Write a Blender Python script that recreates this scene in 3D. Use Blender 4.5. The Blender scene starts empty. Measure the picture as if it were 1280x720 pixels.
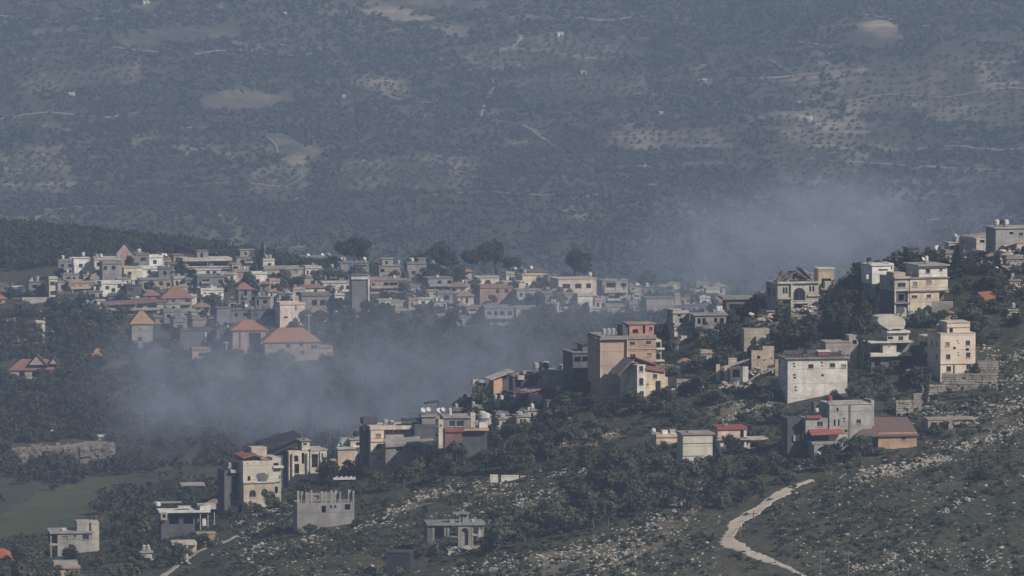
import bpy, math, random
import numpy as np
from mathutils import Vector

random.seed(7)
rng = np.random.default_rng(11)
sc = bpy.context.scene
COL = sc.collection

# ------------------------------------------------------------------ camera, sky, sun, exposure
F = 640 / math.tan(math.radians(4.55))      # focal length in pixels of the 1280 wide picture
PITCH = math.radians(4.0)
CP, SP = math.cos(PITCH), math.sin(PITCH)
cam = bpy.data.cameras.new('camera')
cam.sensor_width = 36
cam.lens = 18 / math.tan(math.radians(4.55))
cam.clip_start = 5
cam.clip_end = 40000
co = bpy.data.objects.new('camera', cam)
COL.objects.link(co)
co.rotation_euler = (math.radians(90) - PITCH, 0, 0)
sc.camera = co

SUN_EL, SUN_AZ = math.radians(36), math.radians(52)    # azimuth: to the right of straight behind the camera
to_sun = Vector((math.sin(SUN_AZ) * math.cos(SUN_EL), -math.cos(SUN_AZ) * math.cos(SUN_EL), math.sin(SUN_EL)))
w = bpy.data.worlds.new('World')
sc.world = w
w.use_nodes = True
nt = w.node_tree
sky = nt.nodes.new('ShaderNodeTexSky')
sky.sky_type = 'NISHITA'
sky.sun_disc = False
sky.sun_elevation = SUN_EL
sky.sun_rotation = math.atan2(to_sun.x, to_sun.y)
bg = nt.nodes['Background']
bg.inputs['Strength'].default_value = 0.055
nt.links.new(sky.outputs[0], bg.inputs[0])
sl = bpy.data.lights.new('sun', 'SUN')
sl.energy = 4.9
sl.angle = math.radians(0.6)
sl.color = (1.0, 0.91, 0.81)
so = bpy.data.objects.new('sun', sl)
COL.objects.link(so)
so.rotation_euler = to_sun.to_track_quat('Z', 'Y').to_euler()
vs = sc.view_settings
vs.view_transform = 'Standard'
vs.look = 'None'
vs.exposure = 0.08
vs.gamma = 1
cy = sc.cycles
cy.use_denoising = True
cy.max_bounces = 5
cy.diffuse_bounces = 2
cy.glossy_bounces = 1
cy.volume_bounces = 0
cy.transparent_max_bounces = 6

HAZE_DENSITY = 1.12e-4
HAZE_COLOR = (.515, .685, 1.0, 1)
SMOKE_GAIN = 1.28

# ------------------------------------------------------------------ pixel <-> world
def ray(u, v):
    yd = (v - 360) / F
    den = CP - yd * SP
    return (u - 640) / F / den, (-SP - yd * CP) / den        # x/Y and z/Y

def project(X, Y, Z):
    zc = Y * CP - Z * SP
    return 640 + F * X / zc, 360 - F * (Y * SP + Z * CP) / zc

def kz(v):
    yd = (v - 360) / F
    return (-SP - yd * CP) / (CP - yd * SP)

# ------------------------------------------------------------------ value noise
def vnoise(x, y, seed=0):
    xi, yi = np.floor(x).astype(np.int64), np.floor(y).astype(np.int64)
    fx, fy = x - xi, y - yi
    fx, fy = fx * fx * (3 - 2 * fx), fy * fy * (3 - 2 * fy)
    def h(a, b):
        n = (a * 374761393 + b * 668265263 + seed * 1442695041) & 0x7fffffff
        n = ((n ^ (n >> 13)) * 1274126177) & 0x7fffffff
        return ((n ^ (n >> 16)) & 0xffff) / 65535.0
    return (h(xi, yi) * (1 - fx) + h(xi + 1, yi) * fx) * (1 - fy) + (h(xi, yi + 1) * (1 - fx) + h(xi + 1, yi + 1) * fx) * fy

def fbm(x, y, seed=0, oct=4):
    s, a, t = 0, 1, 0
    for o in range(oct):
        s = s + a * vnoise(x * 2 ** o, y * 2 ** o, seed + o * 17)
        t += a
        a *= .5
    return s / t - .5

# ------------------------------------------------------------------ the terrain: two hills, a valley, the far slope
UC = np.array([-250, 0, 150, 300, 450, 600, 750, 900, 1050, 1200, 1350.])
KN = [   # depth, picture row for each column of UC
    (1000, [960] * 11),
    (1120, [830] * 11),
    (1220, [748, 745, 735, 715, 705, 690, 675, 660, 650, 640, 630]),
    (1310, [708, 705, 690, 655, 625, 600, 565, 535, 520, 500, 480]),
    (1390, [690, 685, 670, 608, 572, 512, 462, 408, 366, 322, 280]),
    (1480, [668, 665, 652, 640, 640, 600, 560, 520, 490, 460, 430]),
    (1750, [608, 605, 600, 590, 590, 585, 580, 575, 575, 575, 575]),
    (1900, [548, 545, 545, 545, 545, 545, 545, 545, 545, 545, 545]),
    (2050, [478, 475, 475, 475, 470, 450, 430, 430, 440, 450, 450]),
    (2130, [422, 420, 412, 412, 402, 395, 395, 400, 420, 440, 450]),
    (2210, [358, 355, 336, 340, 348, 352, 362, 375, 410, 440, 455]),
    (2340, [285, 291, 301, 321, 350, 366, 379, 392, 425, 455, 470]),
    (2650, [470] * 11),
    (3300, [430] * 11),
    (3500, [335] * 11),
    (3900, [185] * 11),
    (4250, [40] * 11),
    (4520, [-70] * 11),
    (5300, [-95] * 11),
    (9000, [-120] * 11),
    (14000, [-130] * 11),
]
KY = np.array([k[0] for k in KN], float)
KZ = np.array([[kz(r) * k[0] for r in k[1]] for k in KN])        # knot x column

def pchip_prep(x, y):
    h = np.diff(x)
    d = np.diff(y) / h
    m = np.zeros(len(x))
    for i in range(1, len(x) - 1):
        if d[i - 1] * d[i] > 0:
            w1, w2 = 2 * h[i] + h[i - 1], h[i] + 2 * h[i - 1]
            m[i] = (w1 + w2) / (w1 / d[i - 1] + w2 / d[i])
    m[0], m[-1] = d[0], d[-1]
    return m

def pchip(x, y, q):
    m = pchip_prep(x, y)
    i = np.clip(np.searchsorted(x, q) - 1, 0, len(x) - 2)
    h = x[i + 1] - x[i]
    t = (q - x[i]) / h
    return (y[i] * (1 + 2 * t) * (1 - t) ** 2 + m[i] * h * t * (1 - t) ** 2 + y[i + 1] * t * t * (3 - 2 * t) + m[i + 1] * h * t * t * (t - 1))

ucols = np.concatenate([np.linspace(-9000, -200, 22)[:-1], np.arange(-200, 1482, 3.5), np.linspace(1482, 10000, 22)[1:]])
acols = (ucols - 640) / F
yrows = np.concatenate([np.arange(1000, 1150, 3), np.arange(1150, 1480, .9), np.arange(1480, 2000, 2.6), np.arange(2000, 2420, 1.6),
                        np.arange(2420, 3400, 14), np.arange(3400, 4560, 3.2), np.arange(4560, 14001, 160)])
uk = np.clip(ucols, UC[0], UC[-1])
KZc = np.array([pchip(UC, KZ[i], uk) for i in range(len(KY))])
ZT = np.array([pchip(KY, KZc[:, j], yrows) for j in range(len(ucols))]).T      # row x col
XX = acols[None, :] * yrows[:, None]
YY = np.repeat(yrows[:, None], len(ucols), 1)
near_w = np.clip((1560 - YY) / 150, 0, 1)
far_w = np.clip((YY - 3250) / 250, 0, 1)
ZT += near_w * (fbm(XX / 22, YY / 22, 3) * 3.2 + fbm(XX / 5, YY / 5, 9, 3) * .9)
ZT += (1 - near_w) * (1 - far_w) * fbm(XX / 30, YY / 30, 5) * 3.0
ZT += far_w * (fbm(XX / 260 + YY / 700, YY / 300, 21, 4) * 52 + fbm(XX / 45, YY / 45, 23, 3) * 7)
ZT -= far_w * np.clip((YY - 4250) / 300, 0, 1) * 4
# terraces across the far slope
tz = ZT / 5.0 + fbm(XX / 120, YY / 120, 31) * 4
ZT += far_w * (np.abs((tz % 1) - .5) - .25) * 2.2

def terr(X, Y):
    a = X / Y
    i = np.clip(np.searchsorted(yrows, Y) - 1, 0, len(yrows) - 2)
    j = np.clip(np.searchsorted(acols, a) - 1, 0, len(acols) - 2)
    ty = (Y - yrows[i]) / (yrows[i + 1] - yrows[i])
    tx = (a - acols[j]) / (acols[j + 1] - acols[j])
    return (ZT[i, j] * (1 - tx) + ZT[i, j + 1] * tx) * (1 - ty) + (ZT[i + 1, j] * (1 - tx) + ZT[i + 1, j + 1] * tx) * ty

def hit(u, v, y0=1100, y1=9000):
    """first point of the ground on the sight line through pixel (u, v), not nearer than y0"""
    a, k = ray(u, v)
    m = (yrows >= y0) & (yrows <= y1)
    ys = yrows[m]
    j = int(np.clip(np.searchsorted(acols, a) - 1, 0, len(acols) - 2))
    t = (a - acols[j]) / (acols[j + 1] - acols[j])
    zt = ZT[m, j] * (1 - t) + ZT[m, j + 1] * t
    d = zt - ys * k
    ix = np.nonzero(d > 0)[0]
    if len(ix) == 0:
        ib = int(np.argmax(d))
        return Vector((a * ys[ib], ys[ib], zt[ib]))
    i = ix[0]
    if i == 0:
        return Vector((a * ys[0], ys[0], zt[0]))
    f = d[i - 1] / (d[i - 1] - d[i])
    Y = ys[i - 1] + f * (ys[i] - ys[i - 1])
    return Vector((a * Y, Y, zt[i - 1] + f * (zt[i] - zt[i - 1])))

NEAR = dict(y0=1100, y1=1470)
MID = dict(y0=1990, y1=2400)
VAL = dict(y0=1480, y1=2040)
FAR = dict(y0=3300, y1=4800)

def inpoly(px, py, poly):
    px, py = np.asarray(px, float), np.asarray(py, float)
    r = np.zeros(px.shape, bool)
    n = len(poly)
    for i in range(n):
        x0, y0 = poly[i]
        x1, y1 = poly[(i + 1) % n]
        if y0 == y1:
            continue
        c = ((y0 > py) != (y1 > py)) & (px < (x1 - x0) * (py - y0) / (y1 - y0) + x0)
        r ^= c
    return r

# ------------------------------------------------------------------ materials
def nodes(name):
    m = bpy.data.materials.new(name)
    m.use_nodes = True
    n = m.node_tree
    b = n.nodes['Principled BSDF']
    b.inputs['Roughness'].default_value = .9
    b.inputs['Specular IOR Level'].default_value = .15
    return m, n, b

def N(n, t, **kw):
    x = n.nodes.new(t)
    for k, v in kw.items():
        if k in ('operation', 'blend_type', 'data_type', 'attribute_name', 'noise_dimensions', 'feature', 'clamp', 'use_clamp'):
            setattr(x, k, v)
        else:
            x.inputs[k].default_value = v
    return x

def mixc(n, fac, a, b, mode='MIX'):
    x = n.nodes.new('ShaderNodeMix')
    x.data_type = 'RGBA'
    x.blend_type = mode
    for s, val in ((0, fac), (6, a), (7, b)):
        if hasattr(val, 'is_linked') or isinstance(val, bpy.types.NodeSocket):
            n.links.new(val, x.inputs[s])
        elif s == 0:
            x.inputs[0].default_value = val
        else:
            x.inputs[s].default_value = (*val, 1)
    return x.outputs[2]

def noise(n, scale, detail=4, rough=.6, vec=None):
    x = N(n, 'ShaderNodeTexNoise', Scale=scale, Detail=detail, Roughness=rough)
    if vec is not None:
        n.links.new(vec, x.inputs['Vector'])
    return x.outputs['Fac']

def ramp(n, val, a, b):
    x = n.nodes.new('ShaderNodeMapRange')
    n.links.new(val, x.inputs[0])
    x.inputs[1].default_value = a
    x.inputs[2].default_value = b
    x.clamp = True
    return x.outputs[0]

def attr(n, name):
    x = n.nodes.new('ShaderNodeAttribute')
    x.attribute_name = name
    return x.outputs['Fac']

MATS = {}
def wall_mat(c, dirt=.75):
    g_ = sum(c) / 3
    c = tuple(1.03 * (x * .80 + g_ * .20) for x in c)
    key = ('wall', tuple(round(x, 3) for x in c), dirt)
    if key in MATS:
        return MATS[key]
    m, n, b = nodes('painted wall')
    tc = n.nodes.new('ShaderNodeTexCoord')
    oi = n.nodes.new('ShaderNodeObjectInfo')
    ad = n.nodes.new('ShaderNodeVectorMath')
    ad.operation = 'ADD'
    n.links.new(tc.outputs['Object'], ad.inputs[0])
    sc_ = n.nodes.new('ShaderNodeMath')
    sc_.operation = 'MULTIPLY'
    sc_.inputs[1].default_value = 40
    n.links.new(oi.outputs['Random'], sc_.inputs[0])
    cb = n.nodes.new('ShaderNodeCombineXYZ')
    n.links.new(sc_.outputs[0], cb.inputs[0])
    n.links.new(sc_.outputs[0], cb.inputs[2])
    n.links.new(cb.outputs[0], ad.inputs[1])
    v = ad.outputs[0]
    mp = n.nodes.new('ShaderNodeMapping')
    mp.inputs['Scale'].default_value = (1.4, 1.4, .16)
    n.links.new(v, mp.inputs[0])
    big = ramp(n, noise(n, .38, 7, .75, v), .42, .62)
    streak = ramp(n, noise(n, 1.0, 4, .6, mp.outputs[0]), .48, .75)
    fine = ramp(n, noise(n, 1.3, 5, .8, v), .38, .64)
    dark = tuple(x * f for x, f in zip(c, (.42, .40, .38)))
    c1 = mixc(n, 1.0, c, c)
    f1 = n.nodes.new('ShaderNodeMath'); f1.operation = 'MULTIPLY'; f1.inputs[1].default_value = dirt
    n.links.new(big, f1.inputs[0])
    c1 = mixc(n, f1.outputs[0], c, dark)
    f2 = n.nodes.new('ShaderNodeMath'); f2.operation = 'MULTIPLY'; f2.inputs[1].default_value = dirt * .8
    n.links.new(streak, f2.inputs[0])
    c1 = mixc(n, f2.outputs[0], c1, dark)
    f3 = n.nodes.new('ShaderNodeMath'); f3.operation = 'MULTIPLY'; f3.inputs[1].default_value = .4
    n.links.new(fine, f3.inputs[0])
    c1 = mixc(n, f3.outputs[0], c1, tuple(x * .6 for x in c))
    sx = n.nodes.new('ShaderNodeSeparateXYZ')
    n.links.new(tc.outputs['Object'], sx.inputs[0])
    md = n.nodes.new('ShaderNodeMath'); md.operation = 'PINGPONG'; md.inputs[1].default_value = 1.5
    n.links.new(sx.outputs[2], md.inputs[0])
    ln = n.nodes.new('ShaderNodeMath'); ln.operation = 'LESS_THAN'; ln.inputs[1].default_value = .09
    n.links.new(md.outputs[0], ln.inputs[0])
    f4 = n.nodes.new('ShaderNodeMath'); f4.operation = 'MULTIPLY'; f4.inputs[1].default_value = .55
    n.links.new(ln.outputs[0], f4.inputs[0])
    c1 = mixc(n, f4.outputs[0], c1, dark)
    patch = N(n, 'ShaderNodeTexVoronoi', Scale=.5)
    n.links.new(v, patch.inputs['Vector'])
    sp = n.nodes.new('ShaderNodeSeparateColor'); n.links.new(patch.outputs['Color'], sp.inputs[0])
    gt = n.nodes.new('ShaderNodeMath'); gt.operation = 'GREATER_THAN'; gt.inputs[1].default_value = .8
    n.links.new(sp.outputs[0], gt.inputs[0])
    f5 = n.nodes.new('ShaderNodeMath'); f5.operation = 'MULTIPLY'; f5.inputs[1].default_value = .28
    n.links.new(gt.outputs[0], f5.inputs[0])
    c1 = mixc(n, f5.outputs[0], c1, tuple(x * .55 for x in c))
    n.links.new(c1, b.inputs['Base Color'])
    MATS[key] = m
    return m

def plain(name, c, rough=.8, spec=.2, metal=0):
    key = (name, c)
    if key in MATS:
        return MATS[key]
    m, n, b = nodes(name)
    f = ramp(n, noise(n, 1.3, 4), .3, .75)
    n.links.new(mixc(n, f, c, tuple(x * .66 for x in c)), b.inputs['Base Color'])
    b.inputs['Roughness'].default_value = rough
    b.inputs['Specular IOR Level'].default_value = spec
    b.inputs['Metallic'].default_value = metal
    MATS[key] = m
    return m

def tile_mat(c):
    c = (c[0] * .62, c[1] * 1.08, c[2] * .95)
    key = ('tile', c)
    if key in MATS:
        return MATS[key]
    m, n, b = nodes('roof tiles')
    tc = n.nodes.new('ShaderNodeTexCoord')
    wv = N(n, 'ShaderNodeTexWave', Scale=2.2, Distortion=.6)
    n.links.new(tc.outputs['Object'], wv.inputs[0])
    f = ramp(n, noise(n, .8, 5, .7, tc.outputs['Object']), .35, .7)
    c1 = mixc(n, f, c, (c[0] * .55, c[1] * .7, c[2] * .85))
    fm = n.nodes.new('ShaderNodeMath'); fm.operation = 'MULTIPLY'; fm.inputs[1].default_value = .3
    n.links.new(wv.outputs['Fac'], fm.inputs[0])
    n.links.new(mixc(n, fm.outputs[0], c1, tuple(x * .6 for x in c)), b.inputs['Base Color'])
    MATS[key] = m
    return m

def leaf_mat(name, c, c2):
    m, n, b = nodes(name)
    oi = n.nodes.new('ShaderNodeObjectInfo')
    ge = n.nodes.new('ShaderNodeNewGeometry')
    f = ramp(n, noise(n, .55, 4, .7, ge.outputs['Position']), .36, .66)
    c1 = mixc(n, f, c, c2)
    hs = N(n, 'ShaderNodeHueSaturation', Hue=.5, Saturation=1, Value=1)
    mr = n.nodes.new('ShaderNodeMapRange')
    mr.inputs[3].default_value = .55
    mr.inputs[4].default_value = 1.6
    n.links.new(oi.outputs['Random'], mr.inputs[0])
    n.links.new(mr.outputs[0], hs.inputs['Value'])
    n.links.new(c1, hs.inputs['Color'])
    m5 = n.nodes.new('ShaderNodeMath'); m5.operation = 'MULTIPLY'; m5.inputs[1].default_value = 7.31
    n.links.new(oi.outputs['Random'], m5.inputs[0])
    m6 = n.nodes.new('ShaderNodeMath'); m6.operation = 'FRACT'; n.links.new(m5.outputs[0], m6.inputs[0])
    m7 = n.nodes.new('ShaderNodeMapRange'); m7.inputs[3].default_value = .46; m7.inputs[4].default_value = .53
    n.links.new(m6.outputs[0], m7.inputs[0]); n.links.new(m7.outputs[0], hs.inputs['Hue'])
    n.links.new(hs.outputs[0], b.inputs['Base Color'])
    b.inputs['Specular IOR Level'].default_value = .1
    return m

# ------------------------------------------------------------------ meshes
class MB:
    def __init__(s):
        s.v, s.f, s.m = [], [], []
    def quad(s, a, b, c, d, m=0):
        i = len(s.v)
        s.v += [tuple(a), tuple(b), tuple(c), tuple(d)]
        s.f.append((i, i + 1, i + 2, i + 3)); s.m.append(m)
    def tri(s, a, b, c, m=0):
        i = len(s.v)
        s.v += [tuple(a), tuple(b), tuple(c)]
        s.f.append((i, i + 1, i + 2)); s.m.append(m)
    def box(s, x0, x1, y0, y1, z0, z1, m=0):
        i = len(s.v)
        s.v += [(x0, y0, z0), (x1, y0, z0), (x1, y1, z0), (x0, y1, z0), (x0, y0, z1), (x1, y0, z1), (x1, y1, z1), (x0, y1, z1)]
        for q in ((0, 3, 2, 1), (4, 5, 6, 7), (0, 1, 5, 4), (1, 2, 6, 5), (2, 3, 7, 6), (3, 0, 4, 7)):
            s.f.append(tuple(i + k for k in q)); s.m.append(m)
    def tube(s, a, b, r0, r1, n=8, m=0, cap=True):
        a, b = Vector(a), Vector(b)
        d = (b - a).normalized()
        t = d.orthogonal().normalized()
        o = d.cross(t)
        i = len(s.v)
        for p, r in ((a, r0), (b, r1)):
            for k in range(n):
                q = 2 * math.pi * k / n
                s.v.append(tuple(p + (t * math.cos(q) + o * math.sin(q)) * r))
        for k in range(n):
            s.f.append((i + k, i + (k + 1) % n, i + n + (k + 1) % n, i + n + k)); s.m.append(m)
        if cap:
            s.f.append(tuple(i + n + k for k in range(n))); s.m.append(m)
            s.f.append(tuple(i + n - 1 - k for k in range(n))); s.m.append(m)
    def mesh(s, name, mats):
        me = bpy.data.meshes.new(name)
        me.from_pydata(s.v, [], s.f)
        for x in mats:
            me.materials.append(x)
        if len(mats) > 1:
            me.polygons.foreach_set('material_index', s.m)
        me.update()
        return me
    def build(s, name, mats, parent=None):
        if not isinstance(mats, (list, tuple)):
            mats = [mats]
        o = bpy.data.objects.new(name, s.mesh(name, mats))
        COL.objects.link(o)
        o.parent = parent
        return o

def npmesh(name, verts, faces, mats, smooth=False):
    """verts (n,3), faces (m,k) all of one size"""
    me = bpy.data.meshes.new(name)
    me.vertices.add(len(verts))
    me.vertices.foreach_set('co', np.asarray(verts, np.float32).ravel())
    k = faces.shape[1]
    me.loops.add(faces.size)
    me.loops.foreach_set('vertex_index', faces.astype(np.int32).ravel())
    me.polygons.add(len(faces))
    me.polygons.foreach_set('loop_start', np.arange(0, faces.size, k, dtype=np.int32))
    me.polygons.foreach_set('loop_total', np.full(len(faces), k, np.int32))
    if smooth:
        me.polygons.foreach_set('use_smooth', np.ones(len(faces), bool))
    for x in mats:
        me.materials.append(x)
    me.update(calc_edges=True)
    return me

def link(name, me, parent=None):
    o = bpy.data.objects.new(name, me)
    COL.objects.link(o)
    o.parent = parent
    return o

def tag(o, label, cat, group=None):
    o['label'] = label
    o['category'] = cat
    if group:
        o['group'] = group
    return o

# ------------------------------------------------------------------ ground sheet
U_, V_ = project(XX, YY, ZT)
soil = np.zeros(XX.shape)
green = np.zeros(XX.shape)
wob_u = fbm(XX / 12, YY / 30, 41) * 26
wob_v = fbm(XX / 12, YY / 30, 43) * 10
def paint(arr, poly, zone, val):
    m = (YY >= zone['y0']) & (YY <= zone['y1'])
    r = inpoly(U_ + wob_u, V_ + wob_v, poly) & m
    arr[r] = np.maximum(arr[r], val)
FIELDS = [   # bare fields, tracks and clearings of the far slope: outline in picture, strength
    ([(140, 52), (180, 38), (300, 34), (320, 38), (240, 52), (160, 60)], .62),
    ([(440, 14), (480, 6), (550, 24), (500, 28)], .75), ([(540, 34), (590, 32), (590, 46), (560, 44)], .8),
    ([(325, 168), (360, 168), (405, 192), (370, 208), (345, 196)], .7),
    ([(1050, 48), (1082, 26), (1110, 26), (1126, 50), (1085, 62)], .95),
    ([(30, 40), (50, 34), (100, 32), (100, 37), (40, 44)], .55),
    ([(240, 118), (300, 112), (370, 116), (330, 140), (250, 138)], .35),
    ([(620, 62), (645, 44), (655, 46), (640, 60), (622, 66)], .85),
    ([(965, 138), (1005, 148), (1000, 152), (960, 144)], .95),
    ([(1130, 98), (1230, 48), (1280, 40), (1280, 50), (1180, 58)], .3),
    ([(160, 172), (260, 160), (262, 163), (170, 178)], .75),
    ([(870, 100), (1000, 98), (1010, 92), (1060, 90), (1000, 103), (880, 104)], .5),
    ([(1000, 198), (1100, 204), (1250, 210), (1250, 214), (1100, 210), (1000, 203)], .7),
    ([(960, 225), (1280, 224), (1280, 230), (980, 230)], .45),
    ([(640, 16), (680, 18), (680, 24), (640, 22)], .45),
    ([(660, 155), (700, 182), (696, 184), (656, 160)], .6),
    ([(66, 238), (80, 228), (82, 242), (70, 252)], .6),
    ([(965, 72), (990, 88), (986, 92), (962, 78)], .6),
    ([(40, 158), (70, 148), (90, 162), (60, 166)], .5), ([(440, 0), (640, 2), (600, 12), (470, 8)], .4),
    ([(160, 6), (210, 2), (205, 14), (180, 12)], .55), ([(0, 24), (10, 24), (10, 34), (0, 34)], .4),
]
ORCH = [   # olive groves: trees in rows on pale ground
    [(425, 205), (520, 192), (600, 196), (600, 238), (430, 240)],
    [(300, 212), (385, 205), (390, 250), (310, 250)],
    [(760, 165), (920, 158), (925, 185), (760, 188)],
    [(950, 142), (1060, 150), (1140, 160), (1140, 190), (980, 182)],
    [(960, 185), (1080, 190), (1090, 230), (970, 225)],
    [(640, 92), (760, 92), (830, 118), (700, 132), (640, 125)],
    [(1030, 85), (1240, 60), (1280, 110), (1280, 160), (1060, 140)],
    [(20, 95), (170, 75), (180, 105), (60, 120), (30, 115)],
    [(0, 185), (80, 180), (100, 245), (0, 250)],
    [(650, 44), (740, 60), (730, 72), (660, 60)],
    [(430, 92), (510, 100), (520, 125), (440, 112)],
    [(560, 60), (720, 40), (800, 60), (760, 85), (600, 88)],
]
for p, s_ in FIELDS:
    paint(soil, p, FAR, s_ * .8)
for p in ORCH:
    paint(soil, p, FAR, .34)
soil *= np.clip(.62 + 3.2 * fbm(XX / 30, YY / 45, 57, 5), .12, 1.15)
soil += np.where(YY > 3300, np.clip(fbm(XX / 40, YY / 90, 51, 5) * 2.2 - .25, 0, .45) + np.clip(fbm(XX / 14, YY / 20, 53, 4) * 2.2 - .45, 0, .5), 0)
_t = (ZT / 5.0 + fbm(XX / 120, YY / 120, 31) * 4) * .5
soil += (YY > 3300) * np.clip(1 - np.abs((_t % 1) - .5) / .09, 0, 1) * np.clip(fbm(XX / 40, YY / 50, 59, 4) * 3.6 - .1, 0, .75)
_t = ((XX * .75 + YY * .33) / 9 + fbm(XX / 60, YY / 60, 63) * 5)
soil += (YY > 3300) * np.clip(1 - np.abs((_t % 1) - .5) / .2, 0, 1) * np.clip(fbm(XX / 90, YY / 120, 65, 3) * 4 - .55, 0, .4)
NSOIL = [([(160, 612), (205, 604), (255, 598), (255, 606), (215, 614), (175, 620)], .95), ([(235, 592), (290, 583), (290, 592), (245, 600)], .8),
         ([(1080, 595), (1130, 582), (1190, 572), (1190, 577), (1120, 592)], .8), ([(930, 395), (1060, 385), (1060, 400), (940, 408)], .8),
         ([(470, 645), (560, 610), (640, 610), (640, 618), (560, 622), (480, 652)], .45), ([(640, 632), (775, 598), (775, 612), (660, 640)], .45),
         ([(560, 720), (640, 700), (800, 665), (890, 600), (890, 620), (820, 690), (760, 720)], .35),
         ([(310, 715), (340, 705), (345, 712), (320, 722)], .9), ([(680, 540), (790, 535), (760, 556), (690, 556)], .5),
         ([(870, 505), (960, 490), (990, 510), (900, 530)], .4), ([(1120, 500), (1280, 505), (1280, 540), (1190, 555)], .25)]
for p, s_ in NSOIL:
    paint(soil, p, dict(y0=1150, y1=1470), s_)
paint(soil, [(15, 560), (140, 552), (142, 566), (130, 578), (20, 575)], VAL, .8)
for p in ([(0, 640), (60, 612), (140, 590), (165, 596), (150, 620), (90, 655), (0, 675)],):
    paint(green, p, dict(y0=1420, y1=1790), 1.0)
paint(green, [(165, 590), (235, 575), (240, 585), (170, 600)], VAL, .8)
paint(soil, [(0, 350), (60, 372), (60, 380), (0, 372)], MID, .5)
road_line = []
m_g, n, b = nodes('hillside ground')
ge = n.nodes.new('ShaderNodeNewGeometry')
P = ge.outputs['Position']
f1 = ramp(n, noise(n, .03, 6, .65, P), .38, .64)
f2 = ramp(n, noise(n, .35, 6, .72, P), .42, .66)
f3 = ramp(n, noise(n, .9, 6, .8, P), .5, .66)
c = mixc(n, f1, (.037, .042, .026), (.062, .056, .038))
c = mixc(n, f2, c, (.024, .028, .019))
ff = n.nodes.new('ShaderNodeMath'); ff.operation = 'MULTIPLY'; ff.inputs[1].default_value = .7
n.links.new(f3, ff.inputs[0])
c = mixc(n, ff.outputs[0], c, (.14, .125, .092))
gn = mixc(n, ramp(n, noise(n, .06, 7, .75, P), .36, .64), (.066, .090, .038), (.042, .052, .028))
gn = mixc(n, ramp(n, noise(n, .5, 5, .75, P), .5, .62), gn, (.075, .072, .045))
c = mixc(n, attr(n, 'green'), c, gn)
sn = mixc(n, ramp(n, noise(n, .12, 6, .7, P), .35, .7), (.27, .23, .185), (.16, .135, .105))
sm = n.nodes.new('ShaderNodeMath'); sm.operation = 'MULTIPLY_ADD'
n.links.new(attr(n, 'soil'), sm.inputs[0]); sm.inputs[1].default_value = 1.3
n1 = n.nodes.new('ShaderNodeMath'); n1.operation = 'MULTIPLY_ADD'
n.links.new(noise(n, .30, 7, .8, P), n1.inputs[0]); n1.inputs[1].default_value = 1.6; n1.inputs[2].default_value = -1.0
n.links.new(n1.outputs[0], sm.inputs[2])
sg = n.nodes.new('ShaderNodeMath'); sg.operation = 'MINIMUM'
s0 = n.nodes.new('ShaderNodeMath'); s0.operation = 'MULTIPLY'; s0.inputs[1].default_value = 2.0
n.links.new(attr(n, 'soil'), s0.inputs[0])
sm.use_clamp = True
n.links.new(sm.outputs[0], sg.inputs[0]); n.links.new(s0.outputs[0], sg.inputs[1])
c = mixc(n, sg.outputs[0], c, sn)
n.links.new(c, b.inputs['Base Color'])
b.inputs['Specular IOR Level'].default_value = .05

nr, nc = ZT.shape
idx = np.arange(nr * nc).reshape(nr, nc)
fc = np.stack([idx[:-1, :-1], idx[:-1, 1:], idx[1:, 1:], idx[1:, :-1]], -1).reshape(-1, 4)
me = npmesh('hillside_terrain', np.stack([XX, YY, ZT], -1).reshape(-1, 3), fc, [m_g], smooth=True)
for nm, ar in (('soil', soil), ('green', green)):
    at = me.attributes.new(nm, 'FLOAT', 'POINT')
    at.data.foreach_set('value', ar.ravel().astype(np.float32))
terrain = link('terrain', me)
terrain['kind'] = 'structure'

# ------------------------------------------------------------------ dirt tracks
def track(name, pts, mat, y0, y1, lift=.12):
    """pts: (u, v, width px) along the middle of the track"""
    out = []
    for i in range(len(pts) - 1):
        n_ = 14
        for k in range(n_ + (i == len(pts) - 2)):
            t = k / n_
            out.append([pts[i][q] * (1 - t) + pts[i + 1][q] * t for q in range(3)])
    for _ in range(14):
        out = [out[0]] + [[(out[i - 1][q] + 2 * out[i][q] + out[i + 1][q]) / 4 for q in range(3)] for i in range(1, len(out) - 1)] + [out[-1]]
    C = [hit(p[0], p[1], y0, y1) for p in out]
    for _ in range(6):
        C = [C[0]] + [(C[i - 1] + C[i] * 2 + C[i + 1]) / 4 for i in range(1, len(C) - 1)] + [C[-1]]
    mb = MB()
    rows = []
    for i, p in enumerate(C):
        d = (C[min(i + 1, len(C) - 1)] - C[max(i - 1, 0)])
        d.z = 0
        d.normalize()
        s_ = Vector((d.y, -d.x, 0))
        wd = 1.36 * out[i][2] * p.y / F
        wl = wd * (.5 + .12 * math.sin(i * .31) + random.uniform(-.1, .1))
        wr = wd * (.5 + .12 * math.sin(i * .23 + 2) + random.uniform(-.1, .1))
        row = []
        for k in range(7):
            o = -wl + (wl + wr) * k / 6
            q = p + s_ * o
            row.append((q.x, q.y, float(terr(q.x, q.y)) + lift - (.25 if k in (0, 6) else 0)))
        rows.append(row)
    for a, b_ in zip(rows, rows[1:]):
        for k in range(6):
            mb.quad(a[k], a[k + 1], b_[k + 1], b_[k])
    o = mb.build(name, mat)
    o['kind'] = 'structure'
    return o
dirt = plain('pale dirt', (.40, .36, .30), .95, .05)
dirt2 = plain('grey dirt', (.30, .28, .25), .95, .05)
track('dirt_track', [(1015, 600, 5), (1000, 605, 8), (975, 618, 15), (945, 638, 18), (920, 655, 16), (910, 668, 14), (914, 680, 20), (936, 691, 15), (965, 702, 9), (985, 710, 7), (1000, 718, 6), (1020, 728, 8)], dirt, 1120, 1470)
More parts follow.
